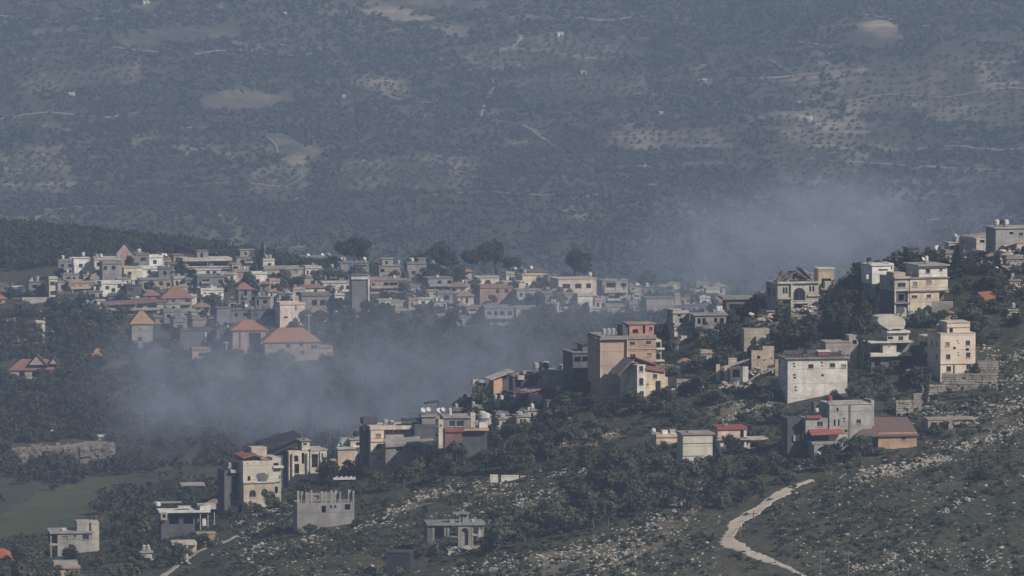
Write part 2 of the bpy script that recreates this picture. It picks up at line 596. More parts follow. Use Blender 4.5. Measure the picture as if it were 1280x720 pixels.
track('dirt_path', [(190, 730, 9), (215, 712, 9), (240, 694, 8), (262, 682, 7), (285, 676, 6), (300, 668, 5), (330, 652, 4)], dirt2, 1120, 1470)
track('village_lane', [(385, 355, 4), (420, 355, 4), (445, 352, 4)], dirt2, 2000, 2400)
for k, p in enumerate([[(638, 62, 4), (650, 50, 5), (654, 46, 5), (640, 44, 4)], [(1070, 18, 3), (1100, 22, 3), (1135, 30, 3), (1160, 34, 3)],
                       [(872, 101, 3), (930, 100, 3), (985, 97, 3), (1030, 92, 3)], [(1000, 200, 2.5), (1060, 203, 2.5), (1130, 208, 3), (1250, 214, 3)],
                       [(655, 158, 3), (668, 166, 3), (684, 178, 3), (700, 188, 2)], [(165, 172, 2.5), (200, 164, 3), (240, 160, 2.5), (275, 160, 2)],
                       [(962, 76, 2), (972, 82, 2.5), (985, 90, 2)], [(140, 60, 2), (230, 70, 3), (300, 62, 2.5), (345, 72, 3), (420, 66, 2)], [(0, 150, 2), (60, 140, 3), (130, 150, 2.5), (180, 140, 3)],
                       [(430, 110, 2), (470, 118, 3), (520, 130, 3), (560, 128, 2)], [(600, 150, 2), (608, 125, 3), (618, 108, 2.5), (612, 92, 2)], [(540, 245, 2), (600, 240, 3), (680, 246, 2.5), (740, 240, 2)],
                       [(700, 20, 3), (760, 28, 3), (800, 20, 2.5), (860, 26, 3)], [(1060, 128, 2), (1110, 118, 3), (1180, 124, 3), (1260, 110, 3), (1300, 114, 3)], [(1040, 60, 2), (1000, 52, 3), (960, 60, 2.5)],
                       [(1130, 190, 2), (1190, 182, 3), (1250, 190, 3), (1300, 184, 3)], [(330, 170, 2), (345, 182, 3), (348, 196, 2)], [(0, 20, 2), (60, 30, 3), (130, 24, 2.5)], [(220, 235, 2), (290, 228, 3), (360, 236, 2.5)]]):
    track('far_track', p, plain('far dirt', (.22, .19, .16), .95, .05), 3300, 4800, .9)

# ------------------------------------------------------------------ buildings
WHITE, CREAM, BEIGE, TAN = (.66, .63, .57), (.56, .50, .39), (.42, .38, .31), (.38, .27, .18)
PEACH, GREY, DGREY, DARK = (.55, .40, .28), (.28, .27, .26), (.16, .16, .165), (.07, .07, .075)
PINK, ORANGE, CONC, STONE = (.50, .36, .31), (.44, .22, .12), (.33, .31, .28), (.40, .35, .28)
RED = (.42, .11, .065)
glass = plain('dark window glass', (.018, .02, .025), .25, .4)
dark_pane_m = plain('dark room', (.03, .03, .033), .9, .05)  # near-black pane colour stands in for an unlit room behind
frame_m = plain('window frame', (.30, .29, .27))
white_m = plain('white paint', (.52, .51, .49), .6, .2)
tank_g = plain('grey galvanised tank', (.30, .31, .32), .5, .3)
curtain_m = plain('drawn curtain', (.24, .22, .19))
black_m = plain('black plastic', (.03, .03, .035), .5, .3)
metal_m = plain('grey metal', (.22, .22, .23), .5, .4)
green_m = plain('green shutters', (.06, .17, .12), .6, .3)
wood_m = plain('brown door', (.10, .055, .03), .7, .2)
slab_m = wall_mat((.45, .42, .37), .5)
REFS = []
NB = []

def facade(mb, O, ex, nrm, w_, h_, ops, dep=.25, mi=0):
    """a wall w_ x h_ with cut openings; O lower left corner, ex along the wall, nrm outward; the inside is left open"""
    ez = Vector((0, 0, 1))
    O, ex, nrm = Vector(O), Vector(ex), Vector(nrm)
    q = lambda x, z, d=0: O + ex * x + ez * z - nrm * d
    ops = [(k, max(.02, a), min(w_ - .02, b_), max(.02, c_), min(h_ - .02, d_)) for k, a, b_, c_, d_ in ops if b_ > a and d_ > c_]
    xs = sorted({0, w_, *[o[1] for o in ops], *[o[2] for o in ops]})
    zs = sorted({0, h_, *[o[3] for o in ops], *[o[4] for o in ops]})
    for x0, x1 in zip(xs, xs[1:]):
        for z0, z1 in zip(zs, zs[1:]):
            xm, zm = (x0 + x1) / 2, (z0 + z1) / 2
            if any(o[1] < xm < o[2] and o[3] < zm < o[4] for o in ops):
                continue
            mb.quad(q(x0, z0), q(x1, z0), q(x1, z1), q(x0, z1), mi)
    for k, x0, x1, z0, z1 in ops:
        arch = k.startswith('a')
        out = [(x0, z0), (x1, z0)]
        if arch:
            r = (x1 - x0) / 2
            zc = max(z0 + .1, z1 - r)
            rz = z1 - zc
            pts = [(x0 + r + r * math.cos(math.pi * i / 8), zc + rz * math.sin(math.pi * i / 8)) for i in range(9)]
            out += pts
            for a, b_ in zip(pts, pts[1:]):
                mb.quad(q(b_[0], b_[1]), q(a[0], a[1]), q(a[0], z1), q(b_[0], z1), mi)
        else:
            out += [(x1, z1), (x0, z1)]
        for a, b_ in zip(out, out[1:] + out[:1]):
            mb.quad(q(*a), q(*b_), q(*b_, dep), q(*a, dep), mi)
    return q

class Bld:
    def __init__(s, name, label, u0, u1, v, th=12, dpx=45, zone=NEAR, cat='house', group=None, ref=None, Y=None):
        th = math.radians(th)
        p = hit((u0 + u1) / 2, v, **zone)
        s.Y = p.y if Y is None else Y
        s.s = s.Y / F
        s.th, s.u0, s.v, s.dpx = th, u0, v, dpx
        s.fx = s.s / math.cos(th)
        a, k = ray(u0 if th >= 0 else u1, v)
        L = Vector((a * s.Y, s.Y, k * s.Y))
        W = (u1 - u0) * s.fx
        if th < 0:
            L -= Vector((math.cos(th), math.sin(th), 0)) * W
        s.o = bpy.data.objects.new(name, None)
        COL.objects.link(s.o)
        s.o.location = L
        s.o.rotation_euler = (0, 0, th)
        s.o.empty_display_size = 2
        tag(s.o, label, cat, group)
        s.w = u1 - u0
        if zone is NEAR:
            NB.append((u0, u1, v))
        if ref:
            REFS.append(((u0 + u1) / 2, v - 10, ref))
    # picture coordinates: x from u0, z above v, depth in picture scale
    def X(s, u): return (u - s.u0) * s.fx
    def Zv(s, v): return (s.v - v) * s.s
    def D(s, d): return d * s.s
    def wall(s, u0, u1, vt, vb, c, y0=0, d=None, ops=(), left=(), right=(), name='wall', found=None, sill=True, cap=True, dirt=.75):
        """block from pixel columns u0..u1 and rows vt..vb; ops: (kind, u0, u1, vt, vb) on the front; left/right: (kind, y0, y1, vt, vb)"""
        d = s.dpx if d is None else d
        x0, x1, z0, z1 = s.X(u0), s.X(u1), s.Zv(vb), s.Zv(vt)
        if found is None:
            found = vb >= s.v - 1
        Y0, Y1 = s.D(y0), s.D(y0 + d)
        zf = z0 - (5.0 if found else 0)
        mb = MB()
        con = lambda L, g: [(k, g(a), g(b_), s.Zv(vb_) - zf, s.Zv(vt_) - zf) for k, a, b_, vt_, vb_ in L]
        fo = con(ops, lambda u: s.X(u) - x0)
        lo = [(k, Y1 - Y0 - b_, Y1 - Y0 - a, c_, d_) for k, a, b_, c_, d_ in con(left, lambda y: s.D(y))]
        ro = con(right, lambda y: s.D(y))
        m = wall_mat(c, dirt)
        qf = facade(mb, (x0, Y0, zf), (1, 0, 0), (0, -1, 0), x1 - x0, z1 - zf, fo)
        ql = facade(mb, (x0, Y1, zf), (0, -1, 0), (-1, 0, 0), Y1 - Y0, z1 - zf, lo)
        qr = facade(mb, (x1, Y0, zf), (0, 1, 0), (1, 0, 0), Y1 - Y0, z1 - zf, ro)
        mb.quad((x1, Y1, zf), (x0, Y1, zf), (x0, Y1, z1), (x1, Y1, z1))
        if cap:
            mb.quad((x0, Y0, z1), (x1, Y0, z1), (x1, Y1, z1), (x0, Y1, z1))
        mb.quad((x0, Y1, zf), (x1, Y1, zf), (x1, Y0, zf), (x0, Y0, zf))
        # upright sheet added at half depth to keep empty openings dark
        mb.quad((x0 + .6, (Y0 + Y1) / 2, zf), (x1 - .6, (Y0 + Y1) / 2, zf), (x1 - .6, (Y0 + Y1) / 2, z1 - .1), (x0 + .6, (Y0 + Y1) / 2, z1 - .1))
        wo = mb.build(name, m, s.o)
        for q, L in ((qf, fo), (ql, lo), (qr, ro)):
            for op in L:
                s.window(q, op, sill)
        return wo
    def window(s, q, op, sill):
        k, a, b_, c_, d_ = op
        t = k[-1]
        if t == 'o':
            return
        mb = MB()
        dp = .17
        if t == 'd':
            mb.quad(q(a, c_, dp), q(b_, c_, dp), q(b_, d_, dp), q(a, d_, dp))
            mb.build('door', wood_m, s.o)
            return
        if t == 'g':
            mb.quad(q(a, c_, .08), q(b_, c_, .08), q(b_, d_, .08), q(a, d_, .08))
            mb.build('shutter', green_m, s.o)
            return
        if k == 'aw':
            r = (b_ - a) / 2
            zc = max(c_ + .1, d_ - r)
            pts = [q(a + r + r * math.cos(math.pi * i / 8), zc + (d_ - zc) * math.sin(math.pi * i / 8), dp) for i in range(9)]
            i0 = len(mb.v)
            mb.v += [tuple(x) for x in [q(a, c_, dp), q(b_, c_, dp)] + pts]
            mb.f.append(tuple(range(i0, i0 + 11))); mb.m.append(0)
        else:
            mb.quad(q(a, c_, dp), q(b_, c_, dp), q(b_, d_, dp), q(a, d_, dp), 0)
        e = .045
        mx = (a + b_) / 2
        for x0, x1, z0, z1 in ((a, a + e, c_, d_), (b_ - e, b_, c_, d_), (a + e, b_ - e, c_, c_ + e), (mx - e / 2, mx + e / 2, c_ + e, d_ - e)):
            if k == 'aw' and z1 == d_:
                z1 = c_ + (d_ - c_) * .6
            mb.quad(q(x0, z0, dp - .04), q(x1, z0, dp - .04), q(x1, z1, dp - .04), q(x0, z1, dp - .04), 1)
        wo = mb.build('window', [random.choice((glass, glass, glass, glass, dark_pane_m, dark_pane_m, curtain_m)), random.choice((frame_m, metal_m, wood_m))], s.o)
        if sill:
            sb = MB()
            P0, P1, P2, P3 = q(a - .1, c_ - .1, -.13), q(b_ + .1, c_ - .1, -.13), q(b_ + .1, c_ - .1, -.003), q(a - .1, c_ - .1, -.003)
            up = Vector((0, 0, .1))
            sb.quad(P0, P1, P1 + up, P0 + up); sb.quad(P0 + up, P1 + up, P2 + up, P3 + up); sb.quad(P3, P2, P1, P0)
            sb.quad(P1, P2, P2 + up, P1 + up); sb.quad(P3, P0, P0 + up, P3 + up)
            sb.build('sill', slab_m, wo)
    def slab(s, u0, u1, vt, vb, c, y0=0, d=None, name='slab', mat=None):
        d = s.dpx if d is None else d
        mb = MB()
        mb.box(s.X(u0), s.X(u1), s.D(y0), s.D(y0 + d), s.Zv(vb), s.Zv(vt))
        return mb.build(name, mat or wall_mat(c), s.o)
    def flat(s, u0, u1, v, c=(.36, .34, .31), y0=0, d=None, over=.28, t=.22, para=True):
        """flat roof: a slab just proud of the walls, and a parapet"""
        d = s.dpx if d is None else d
        x0, x1, Y0, Y1, z = s.X(u0), s.X(u1), s.D(y0), s.D(y0 + d), s.Zv(v) + .003
        mb = MB()
        mb.box(x0 - over, x1 + over, Y0 - over, Y1 + over, z, z + t)
        r = mb.build('roof', wall_mat(c), s.o)
        if para:
            mb = MB()
            h0, h1, e = z + t + .002, z + t + .55, .16
            mb.box(x0, x1, Y0, Y0 + e, h0, h1); mb.box(x0, x1, Y1 - e, Y1, h0, h1)
            mb.box(x0, x0 + e, Y0 + e + .002, Y1 - e - .002, h0, h1); mb.box(x1 - e, x1, Y0 + e + .002, Y1 - e - .002, h0, h1)
            mb.build('parapet', wall_mat(c), r)
        return r
    def hip(s, u0, u1, vb, vt, c=RED, y0=0, d=None, over=.5, rl=None, mat=None):
        d = s.dpx if d is None else d
        x0, x1, Y0, Y1, z, zt = s.X(u0) - over, s.X(u1) + over, s.D(y0) - over, s.D(y0 + d) + over, s.Zv(vb) - .1, s.Zv(vt)
        ym = (Y0 + Y1) / 2
        rx = min((Y1 - Y0) / 2, (x1 - x0) * .48)
        if rl:
            a, b_ = s.X(rl[0]), s.X(rl[1])
        else:
            a, b_ = x0 + rx, x1 - rx
        mb = MB()
        A, B, C, D_ = (x0, Y0, z), (x1, Y0, z), (x1, Y1, z), (x0, Y1, z)
        E_, G = (a, ym, zt), (b_, ym, zt)
        mb.quad(A, B, G, E_); mb.quad(C, D_, E_, G); mb.tri(D_, A, E_); mb.tri(B, C, G)
        t = Vector((0, 0, -.18))
        lo = [tuple(Vector(q) + t) for q in (A, B, C, D_)]
        hi = [A, B, C, D_]
        for i in range(4):
            mb.quad(lo[i], lo[(i + 1) % 4], hi[(i + 1) % 4], hi[i])
        mb.quad(*lo[::-1])
        return mb.build('roof', mat or tile_mat(c), s.o)
    def gable(s, u0, u1, vb, vt, c=RED, wc=CREAM, y0=0, d=None, over=.45):
        """ridge runs away from the front; the gable wall is a part"""
        d = s.dpx if d is None else d
        x0, x1, Y0, Y1, z, zt = s.X(u0), s.X(u1), s.D(y0), s.D(y0 + d), s.Zv(vb), s.Zv(vt)
        xm = (x0 + x1) / 2
        mb = MB()
        mb.tri((x0, Y0, z), (x1, Y0, z), (xm, Y0, zt - .15)); mb.tri((x1, Y1, z), (x0, Y1, z), (xm, Y1, zt - .15))
        g = mb.build('gable', wall_mat(wc), s.o)
        mb = MB()
        sl_ = (zt - z) / (xm - x0)
        for sg in (-1, 1):
            xe = (x0 - over) if sg < 0 else (x1 + over)
            ze = z - over * sl_
            for dz in (0, .16):
                mb.quad((xe, Y0 - over, ze + dz), (xe, Y1 + over, ze + dz), (xm, Y1 + over, zt + dz), (xm, Y0 - over, zt + dz))
            mb.quad((xe, Y0 - over, ze), (xm, Y0 - over, zt), (xm, Y0 - over, zt + .16), (xe, Y0 - over, ze + .16))
            mb.quad((xe, Y0 - over, ze), (xe, Y0 - over, ze + .16), (xe, Y1 + over, ze + .16), (xe, Y1 + over, ze))
        return mb.build('roof', tile_mat(c), s.o)
    def lean(s, u0, u1, vl, vr, c, y0=0, d=None, t=.25, name='roof', mat=None, vback=0):
        """one sloping slab, row vl at its left edge and vr at its right"""
        d = s.dpx if d is None else d
        x0, x1, Y0, Y1 = s.X(u0), s.X(u1), s.D(y0), s.D(y0 + d)
        zl, zr, zb = s.Zv(vl), s.Zv(vr), vback * s.s
        mb = MB()
        T = [(x0, Y0, zl), (x1, Y0, zr), (x1, Y1, zr + zb), (x0, Y1, zl + zb)]
        B_ = [(a, b_, c_ - t) for a, b_, c_ in T]
        mb.quad(*T); mb.quad(*B_[::-1])
        for i in range(4):
            mb.quad(B_[i], B_[(i + 1) % 4], T[(i + 1) % 4], T[i])
        return mb.build(name, mat or wall_mat(c), s.o)
    def tank(s, u, v, y=14, r=.48, h=.95, m=None, legs=True):
        x, z, Y = s.X(u), s.Zv(v), s.D(y)
        mb = MB()
        l = .5 if legs else .02
        mb.tube((x, Y, z + l), (x, Y, z + l + h), r, r, 12, 0)
        mb.tube((x, Y, z + l + h), (x, Y, z + l + h + .22), r, r * .35, 12, 0)
        o = mb.build('water_tank', m or random.choice((white_m, tank_g, tank_g, black_m)), s.o)
        if legs:
            lb = MB()
            lb.box(x - .42, x + .42, Y - .42, Y + .42, z, z + l - .003)
            lb.build('stand', metal_m, o)
    def dish(s, u, v, y=8, r=.55):
        x, z, Y = s.X(u), s.Zv(v), s.D(y)
        mb = MB()
        c_, n_ = Vector((x, Y, z + 1.0)), Vector((.35, -.75, .55)).normalized()
        t = n_.orthogonal().normalized(); o_ = n_.cross(t)
        R = lambda k, rr, h: c_ + (t * math.cos(k * math.pi / 6) + o_ * math.sin(k * math.pi / 6)) * rr + n_ * h
        for k in range(12):
            mb.tri(c_, R(k, r * .6, .06), R(k + 1, r * .6, .06))
            mb.quad(R(k, r * .6, .06), R(k, r, .2), R(k + 1, r, .2), R(k + 1, r * .6, .06))
        d_ = mb.build('satellite_dish', white_m, s.o)
        mb = MB()
        mb.tube((x, Y, z), (x, Y, z + 1.0), .04, .04, 5)
        mb.build('mast', metal_m, d_)
    def post(s, u, vt, vb, y=0, wd=.3, c=CONC):
        x, Y = s.X(u), s.D(y)
        mb = MB()
        mb.box(x - wd / 2, x + wd / 2, Y, Y + wd, s.Zv(vb) - (4 if vb >= s.v else 0), s.Zv(vt))
        mb.build('column', wall_mat(c), s.o)
    def rail(s, u0, u1, v, y=0, h=.95, c=WHITE, solid=True, name='balcony_wall'):
        mb = MB()
        z = s.Zv(v)
        if solid:
            mb.box(s.X(u0), s.X(u1), s.D(y), s.D(y) + .12, z, z + h)
        else:
            x = s.X(u0)
            while x < s.X(u1):
                mb.box(x, x + .05, s.D(y), s.D(y) + .05, z, z + h - .06)
                x += .45
            mb.box(s.X(u0), s.X(u1), s.D(y) - .01, s.D(y) + .06, z + h - .05, z + h)
        mb.build(name, wall_mat(c), s.o)
    def gy(s, u, v):
        """depth (picture scale) where the ground itself is seen at (u, v); for pieces that stand up the slope"""
        return max(-10, (hit(u, v, **NEAR).y - s.Y) / s.s)
    def rubble(s, u0, u1, v, h=1.0, n_=26, c=(.42, .38, .32), y=-6, d=14, name='debris'):
        """broken blocks fallen from this house, one heap"""
        mb = MB()
        for _ in range(n_):
            x, Y = random.uniform(s.X(u0), s.X(u1)), s.D(y + random.random() * d)
            r = random.uniform(.15, .6)
            z = s.Zv(v) + random.random() ** 2 * h - .3
            e = [Vector((random.uniform(-1, 1), random.uniform(-1, 1), random.uniform(-.5, .5))).normalized() * r for _ in range(3)]
            e = [e[0], e[1] * random.uniform(.3, 1), e[2] * random.uniform(.3, .9)]
            c0 = Vector((x, Y, z))
            P_ = [c0 + e[0] * i + e[1] * j + e[2] * k for i in (-1, 1) for j in (-1, 1) for k in (-1, 1)]
            for q in ((0, 1, 3, 2), (4, 6, 7, 5), (0, 4, 5, 1), (2, 3, 7, 6), (0, 2, 6, 4), (1, 5, 7, 3)):
                mb.quad(*[P_[i] for i in q])
        o = mb.build('rubble', wall_mat(c, .3))
        o.location, o.rotation_euler = s.o.location, s.o.rotation_euler
        o['kind'] = 'stuff'
        return o
# ------------------------------------------------------------------ buildings of the near hill
def W(*a): return [('w', *x) for x in a]
# the big tan block
B = Bld('apartment_block', 'big tan apartment block with blank left wall and pink rooftop room', 750, 821, 493, 14, 62, ref='the big tan apartment block')
B.wall(750, 783, 425, 493, (.40, .29, .215), d=62, dirt=.25)
B.wall(784, 820, 424, 493, (.43, .29, .20), y0=-3, d=65, ops=W((787, 793, 427.5, 431.5), (807, 813, 427, 431), (787.5, 794, 443, 447), (808, 814, 442, 446), (788, 794, 458, 463), (808, 814, 458, 463)))
B.flat(750, 820, 424, (.30, .27, .24), y0=-3, d=65)
B.wall(820.3, 829, 426, 493, CREAM, y0=6, d=40, ops=[('o', 822, 828, 429, 436), ('o', 822, 828, 444, 451)])
B.slab(820.5, 831, 436, 438, CREAM, y0=-2, d=9, name='balcony'); B.slab(820.5, 831, 451, 453, CREAM, y0=-2, d=9, name='balcony')
B.slab(783, 784, 424, 493, CREAM, y0=-4, d=3, name='pilaster')
B.slab(750, 751.4, 425, 493, CREAM, y0=-1, d=3, name='pilaster')
B.wall(789, 820, 406.5, 422.5, (.50, .24, .19), y0=8, d=30, ops=[('o', 793, 800, 412.5, 417.5), ('o', 806, 809, 408, 418), ('w', 814, 818, 410, 415)], found=False, name='rooftop_room')
B.flat(788, 821, 406.5, (.33, .24, .2), y0=8, d=30, para=False)
B.slab(781, 788.5, 407, 422.5, (.10, .12, .13), y0=10, d=26, name='rooftop_dark_block')  # dark block paints in the shaded left side of the rooftop room
B.slab(783.5, 821, 436, 437, (.42, .30, .22), y0=-4, d=1.5, name='cornice')
for u in (760, 766, 772): B.tank(u, 420.5, 20 + (u % 5), .5, .8)
B.lean(744, 756, 421, 424, (.2, .18, .17), y0=4, d=20, name='awning')

B = Bld('unfinished_building', 'dark unfinished concrete block with pale corner column beside the tan apartment block', 716, 749, 486, 14, 50)
B.wall(716, 738, 441, 486, (.11, .115, .125), ops=[('o', 718, 726, 446, 452), ('o', 728, 736, 446, 452), ('o', 718, 726, 460, 466), ('o', 728, 736, 460, 466)])
for z in (441, 455.5, 470): B.slab(738.2, 749, z - 1, z + .6, CONC, d=46, name='floor_slab')
B.post(739.5, 441, 486, 0, .35, (.45, .44, .42)); B.post(748, 441, 486, 0, .3)
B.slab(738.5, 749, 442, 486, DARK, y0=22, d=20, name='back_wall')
B.flat(716, 738, 441, (.22, .22, .22), para=False)
B.wall(731, 749, 431, 439.5, DGREY, y0=10, d=28, found=False, name='rooftop_room'); B.lean(729, 750, 431, 425, (.12, .12, .13), y0=6, d=36)
B.wall(738, 749, 466, 490, (.30, .22, .19), y0=-14, d=12, name='annexe')

# cream house with the broken red roof
B = Bld('damaged_house', 'cream house with a collapsed red roof in front of the tan block', 796, 833, 499, 24, 54, ref='the cream house with a collapsed red roof')
B.wall(796, 806.5, 456, 499, (.60, .56, .47), y0=-1, d=54, ops=W((798.5, 803.5, 457.5, 464.5), (798.5, 804, 472.5, 481.5), (799, 804.5, 489, 498)))
B.wall(807, 832, 464, 499, (.58, .47, .32), y0=1, d=52, ops=[('w', 817, 822, 468.5, 474), ('w', 820, 826.5, 477, 490), ('w', 809, 811, 480, 482)])
B.wall(832.3, 838, 473, 499, CREAM, y0=6, d=40)
B.lean(797, 834, 446, 460, (.36, .10, .08), y0=6, d=30, mat=tile_mat((.36, .09, .07)), vback=-3)
B.lean(806, 832, 460.5, 465, (.36, .1, .08), y0=-2, d=9, mat=tile_mat((.34, .09, .07)), vback=4)
B.lean(776, 796, 468, 449, (.2, .17, .15), y0=8, d=30, name='lean_to_roof')
B.rubble(800, 832, 459, .8, 40, (.30, .2, .17), 4, 34)
B = Bld('stone_terrace', 'low white balustrade terrace below the collapsed red roof house', 764, 797, 500, 14, 20)
B.wall(764, 797, 498, 500, (.4, .38, .34), d=20, found=True)
B.rail(764, 797, 498, 0, .8, WHITE, False)
B.wall(766, 779, 474, 481, (.45, .42, .34), y0=14, d=10, found=False, name='canopy'); B.post(772, 481, 500, 16, .2); 

# house behind the tan block
B = Bld('house', 'small cream house with two square windows behind the tree crown', 843, 869, 424, 16, 36)
B.wall(843, 868, 408, 424, (.52, .47, .36), ops=W((848, 851, 412, 415), (859, 863.5, 411.5, 415)))
B.flat(843, 868, 408)
B.lean(846, 869, 424, 418, (.56, .50, .36), y0=-14, d=12, name='porch_roof', vback=3)
B.wall(848, 868, 419, 432, (.52, .44, .3), y0=-12, d=10, name='porch')
B.wall(846, 866, 393, 408, (.34, .32, .28), y0=16, d=26, found=False, ops=[('o', 852, 856, 394.5, 397), ('o', 854, 859, 399, 405)], name='upper_storey'); B.flat(846, 866, 393, y0=16, d=26)
B.rubble(838, 850, 430, .8, 16)
B = Bld('flat_house', 'long grey flat roofed house with open bays beside a tree', 868, 909, 412, 8, 34)
B.wall(869, 908, 396, 412, (.24, .24, .235), ops=[('o', 872, 876, 398, 405), ('o', 878, 882, 398, 406), ('o', 893, 896.5, 397.5, 403.5), ('o', 900, 905, 398, 405)])
B.flat(868, 909, 394.5, (.3, .28, .27), para=False)
B.tank(899, 392, 10, .5, .8)
B = Bld('flat_house', 'dark grey concrete bunker of a house beside the arched villa', 907, 958, 391, 6, 36, ref='the dark grey flat concrete house')
B.wall(908, 956, 375, 391, (.17, .165, .165), ops=[('o', 912, 926, 380, 387), ('o', 934, 949, 381, 386)])
B.flat(906, 957, 374.5, (.25, .24, .235), over=.5, t=.5, para=False)
# shattered villa with arch
B = Bld('ruined_villa', 'shattered stone villa with a large arched window and torn red roof', 972, 1025, 392, 15, 50, ref='the shattered villa with an arched window')
B.wall(972, 1024, 354, 392, (.42, .39, .33), ops=[('aw', 992, 1007, 360, 376), ('ao', 978.5, 981, 359, 367), ('ao', 982, 984.5, 359, 367), ('ao', 1012, 1014.5, 358, 365), ('ao', 1016, 1018.5, 358, 365), ('o', 978, 987, 376, 380), ('o', 990, 1010, 380, 386)], left=[('o', 10, 20, 362, 372), ('o', 30, 40, 362, 372)])
B.slab(971, 1025, 352, 354.5, (.44, .42, .37), y0=-3, d=3, name='cornice')
B.slab(971.5, 988, 372, 374, (.40, .38, .33), y0=-2.5, d=2, name='ledge'); B.slab(1010, 1025, 369, 371, (.42, .39, .34), y0=-2.5, d=2, name='ledge')
B.slab(988, 990, 355, 392, (.45, .42, .36), y0=-3, d=3, name='pilaster')
B.lean(976, 1000, 351, 338.5, RED, y0=6, d=36, mat=tile_mat((.30, .12, .09)), vback=-4)
B.lean(999, 1013, 339, 349, RED, y0=10, d=36, mat=tile_mat((.26, .12, .1)), vback=-3)
B.lean(1010, 1024, 337, 351, (.45, .44, .42), y0=20, d=28, name='roof_slab')
B.rubble(975, 1020, 350, 1.6, 40, (.25, .16, .14), 4, 30)
B.rubble(985, 1032, 392, 2.2, 90, (.46, .42, .36), -20, 30)
B.lean(1000, 1022, 388, 383, CONC, y0=-12, d=10, name='fallen_slab')
B = Bld('concrete_house', 'tan concrete tower room above ruins beside the arched villa', 1025, 1058, 375, 10, 34)
B.wall(1026, 1046, 336.5, 375, (.50, .38, .24), y0=14, d=24, ops=[('o', 1030, 1042, 349, 358)])
B.slab(1025, 1047, 336, 337.5, CREAM, y0=13, d=26, name='roof')
B.wall(1032, 1040, 352, 375, (.36, .34, .31), y0=4, d=8); B.wall(1040, 1046, 356, 375, (.46, .36, .30), y0=2, d=8, ops=[('o', 1041.5, 1044.5, 359, 364)])
B.wall(1047, 1057.5, 362, 375, (.44, .31, .25), d=22, ops=[('o', 1049, 1055, 366, 370)]); B.post(1058, 361, 375, -1, .4, WHITE)
B.lean(1026, 1046, 360, 364, CONC, y0=-4, d=14, name='fallen_slab')
B.rubble(1024, 1058, 374, 1.6, 50, (.42, .37, .32), -12, 20)
# white house on the ridge
B = Bld('house', 'bright white house with one long dark window on the ridge', 1090, 1121, 378, 16, 40, ref='the bright white house on the ridge')
B.wall(1090, 1114, 332.5, 355, (.72, .71, .66), ops=[('o', 1098, 1110, 336.5, 338.5)], found=False)
B.wall(1114.3, 1121, 330, 349, (.60, .64, .58), y0=10, d=30, found=False, ops=[('o', 1116, 1119, 333, 338)])
B.wall(1093, 1105, 355.3, 378, (.34, .29, .27), y0=3, d=36, ops=[('o', 1096, 1101, 360, 368)], name='lower_storey')
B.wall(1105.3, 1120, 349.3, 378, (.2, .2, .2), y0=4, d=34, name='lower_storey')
B.slab(1084, 1090, 343, 349, WHITE, y0=4, d=10, name='side_room')
B.flat(1090, 1114, 332, WHITE, para=False); B.tank(1091, 330, 14, .6, .6)
B.slab(1092, 1104, 375, 377, PINK, y0=-6, d=8, name='balcony')
# three storey cream house
B = Bld('apartment_house', 'three storey cream house with stepped flat roofs and brown floor bands', 1118, 1187, 396, 17, 54, ref='the three storey cream house')
B.wall(1118, 1137, 348, 364, (.44, .42, .34), ops=W((1122, 1132, 353.5, 359)), found=False, left=[('o', 8, 16, 352, 358)])
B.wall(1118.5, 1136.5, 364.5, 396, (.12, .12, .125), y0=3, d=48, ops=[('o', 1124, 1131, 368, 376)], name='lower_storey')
for u in (1119, 1136): B.post(u, 364, 396, 0, .3, CREAM)
B.slab(1118, 1138, 378, 379.5, CONC, y0=-2, d=8, name='balcony')
B.wall(1137.3, 1186, 348, 364, (.58, .50, .37), y0=-1, d=52, ops=W((1157.5, 1165, 351, 356), (1141, 1146.5, 352.5, 358.5)), found=False)
B.wall(1150, 1186, 333, 347.6, (.66, .63, .57), y0=2, d=46, ops=W((1158.5, 1164, 336.5, 342), (1176, 1180, 336.5, 339.5)), found=False, name='top_storey')
B.wall(1137.3, 1175, 364.5, 396, (.58, .49, .36), y0=-.5, d=50, ops=W((1140, 1147, 369.5, 373), (1159, 1164.5, 369, 373)), name='lower_storey')
B.slab(1136, 1187.5, 347, 348.6, (.27, .19, .15), y0=-3, d=58, name='floor_band'); B.slab(1136, 1187.5, 363.4, 364.8, (.27, .19, .15), y0=-3, d=56, name='floor_band')
B.slab(1147, 1188, 331.5, 333, (.34, .33, .30), y0=-3, d=56, name='roof')
B.slab(1117, 1138, 346, 348, (.50, .42, .36), y0=-3, d=54, name='roof')
B.wall(1119, 1134, 341, 345.8, (.46, .36, .30), y0=6, d=26, found=False, name='rooftop_room')
B.tank(1166, 331, 20, .4, .9); B.tank(1144, 346.5, 14, .5, .6); B.dish(1158, 331, 10, .45)
B.wall(1176, 1190, 363, 367, WHITE, y0=6, d=30, found=False, name='terrace_wall'); B.slab(1176, 1188, 366, 390, (.15, .16, .15), y0=18, d=20, name='shed')
B = Bld('stone_wall', 'tall grey boundary wall below the three storey cream house', 1165, 1191, 389, -10, 8, cat='wall')
B.wall(1165, 1190, 377, 389, (.36, .33, .29))
B = Bld('shed', 'dark grey metal shed on the skyline behind the cream house', 1135, 1150, 327, 10, 26)
B.wall(1135, 1149, 311, 327, (.12, .12, .13), ops=[('o', 1138, 1141, 314, 318)]); B.flat(1135, 1149, 310.5, DGREY, para=False)
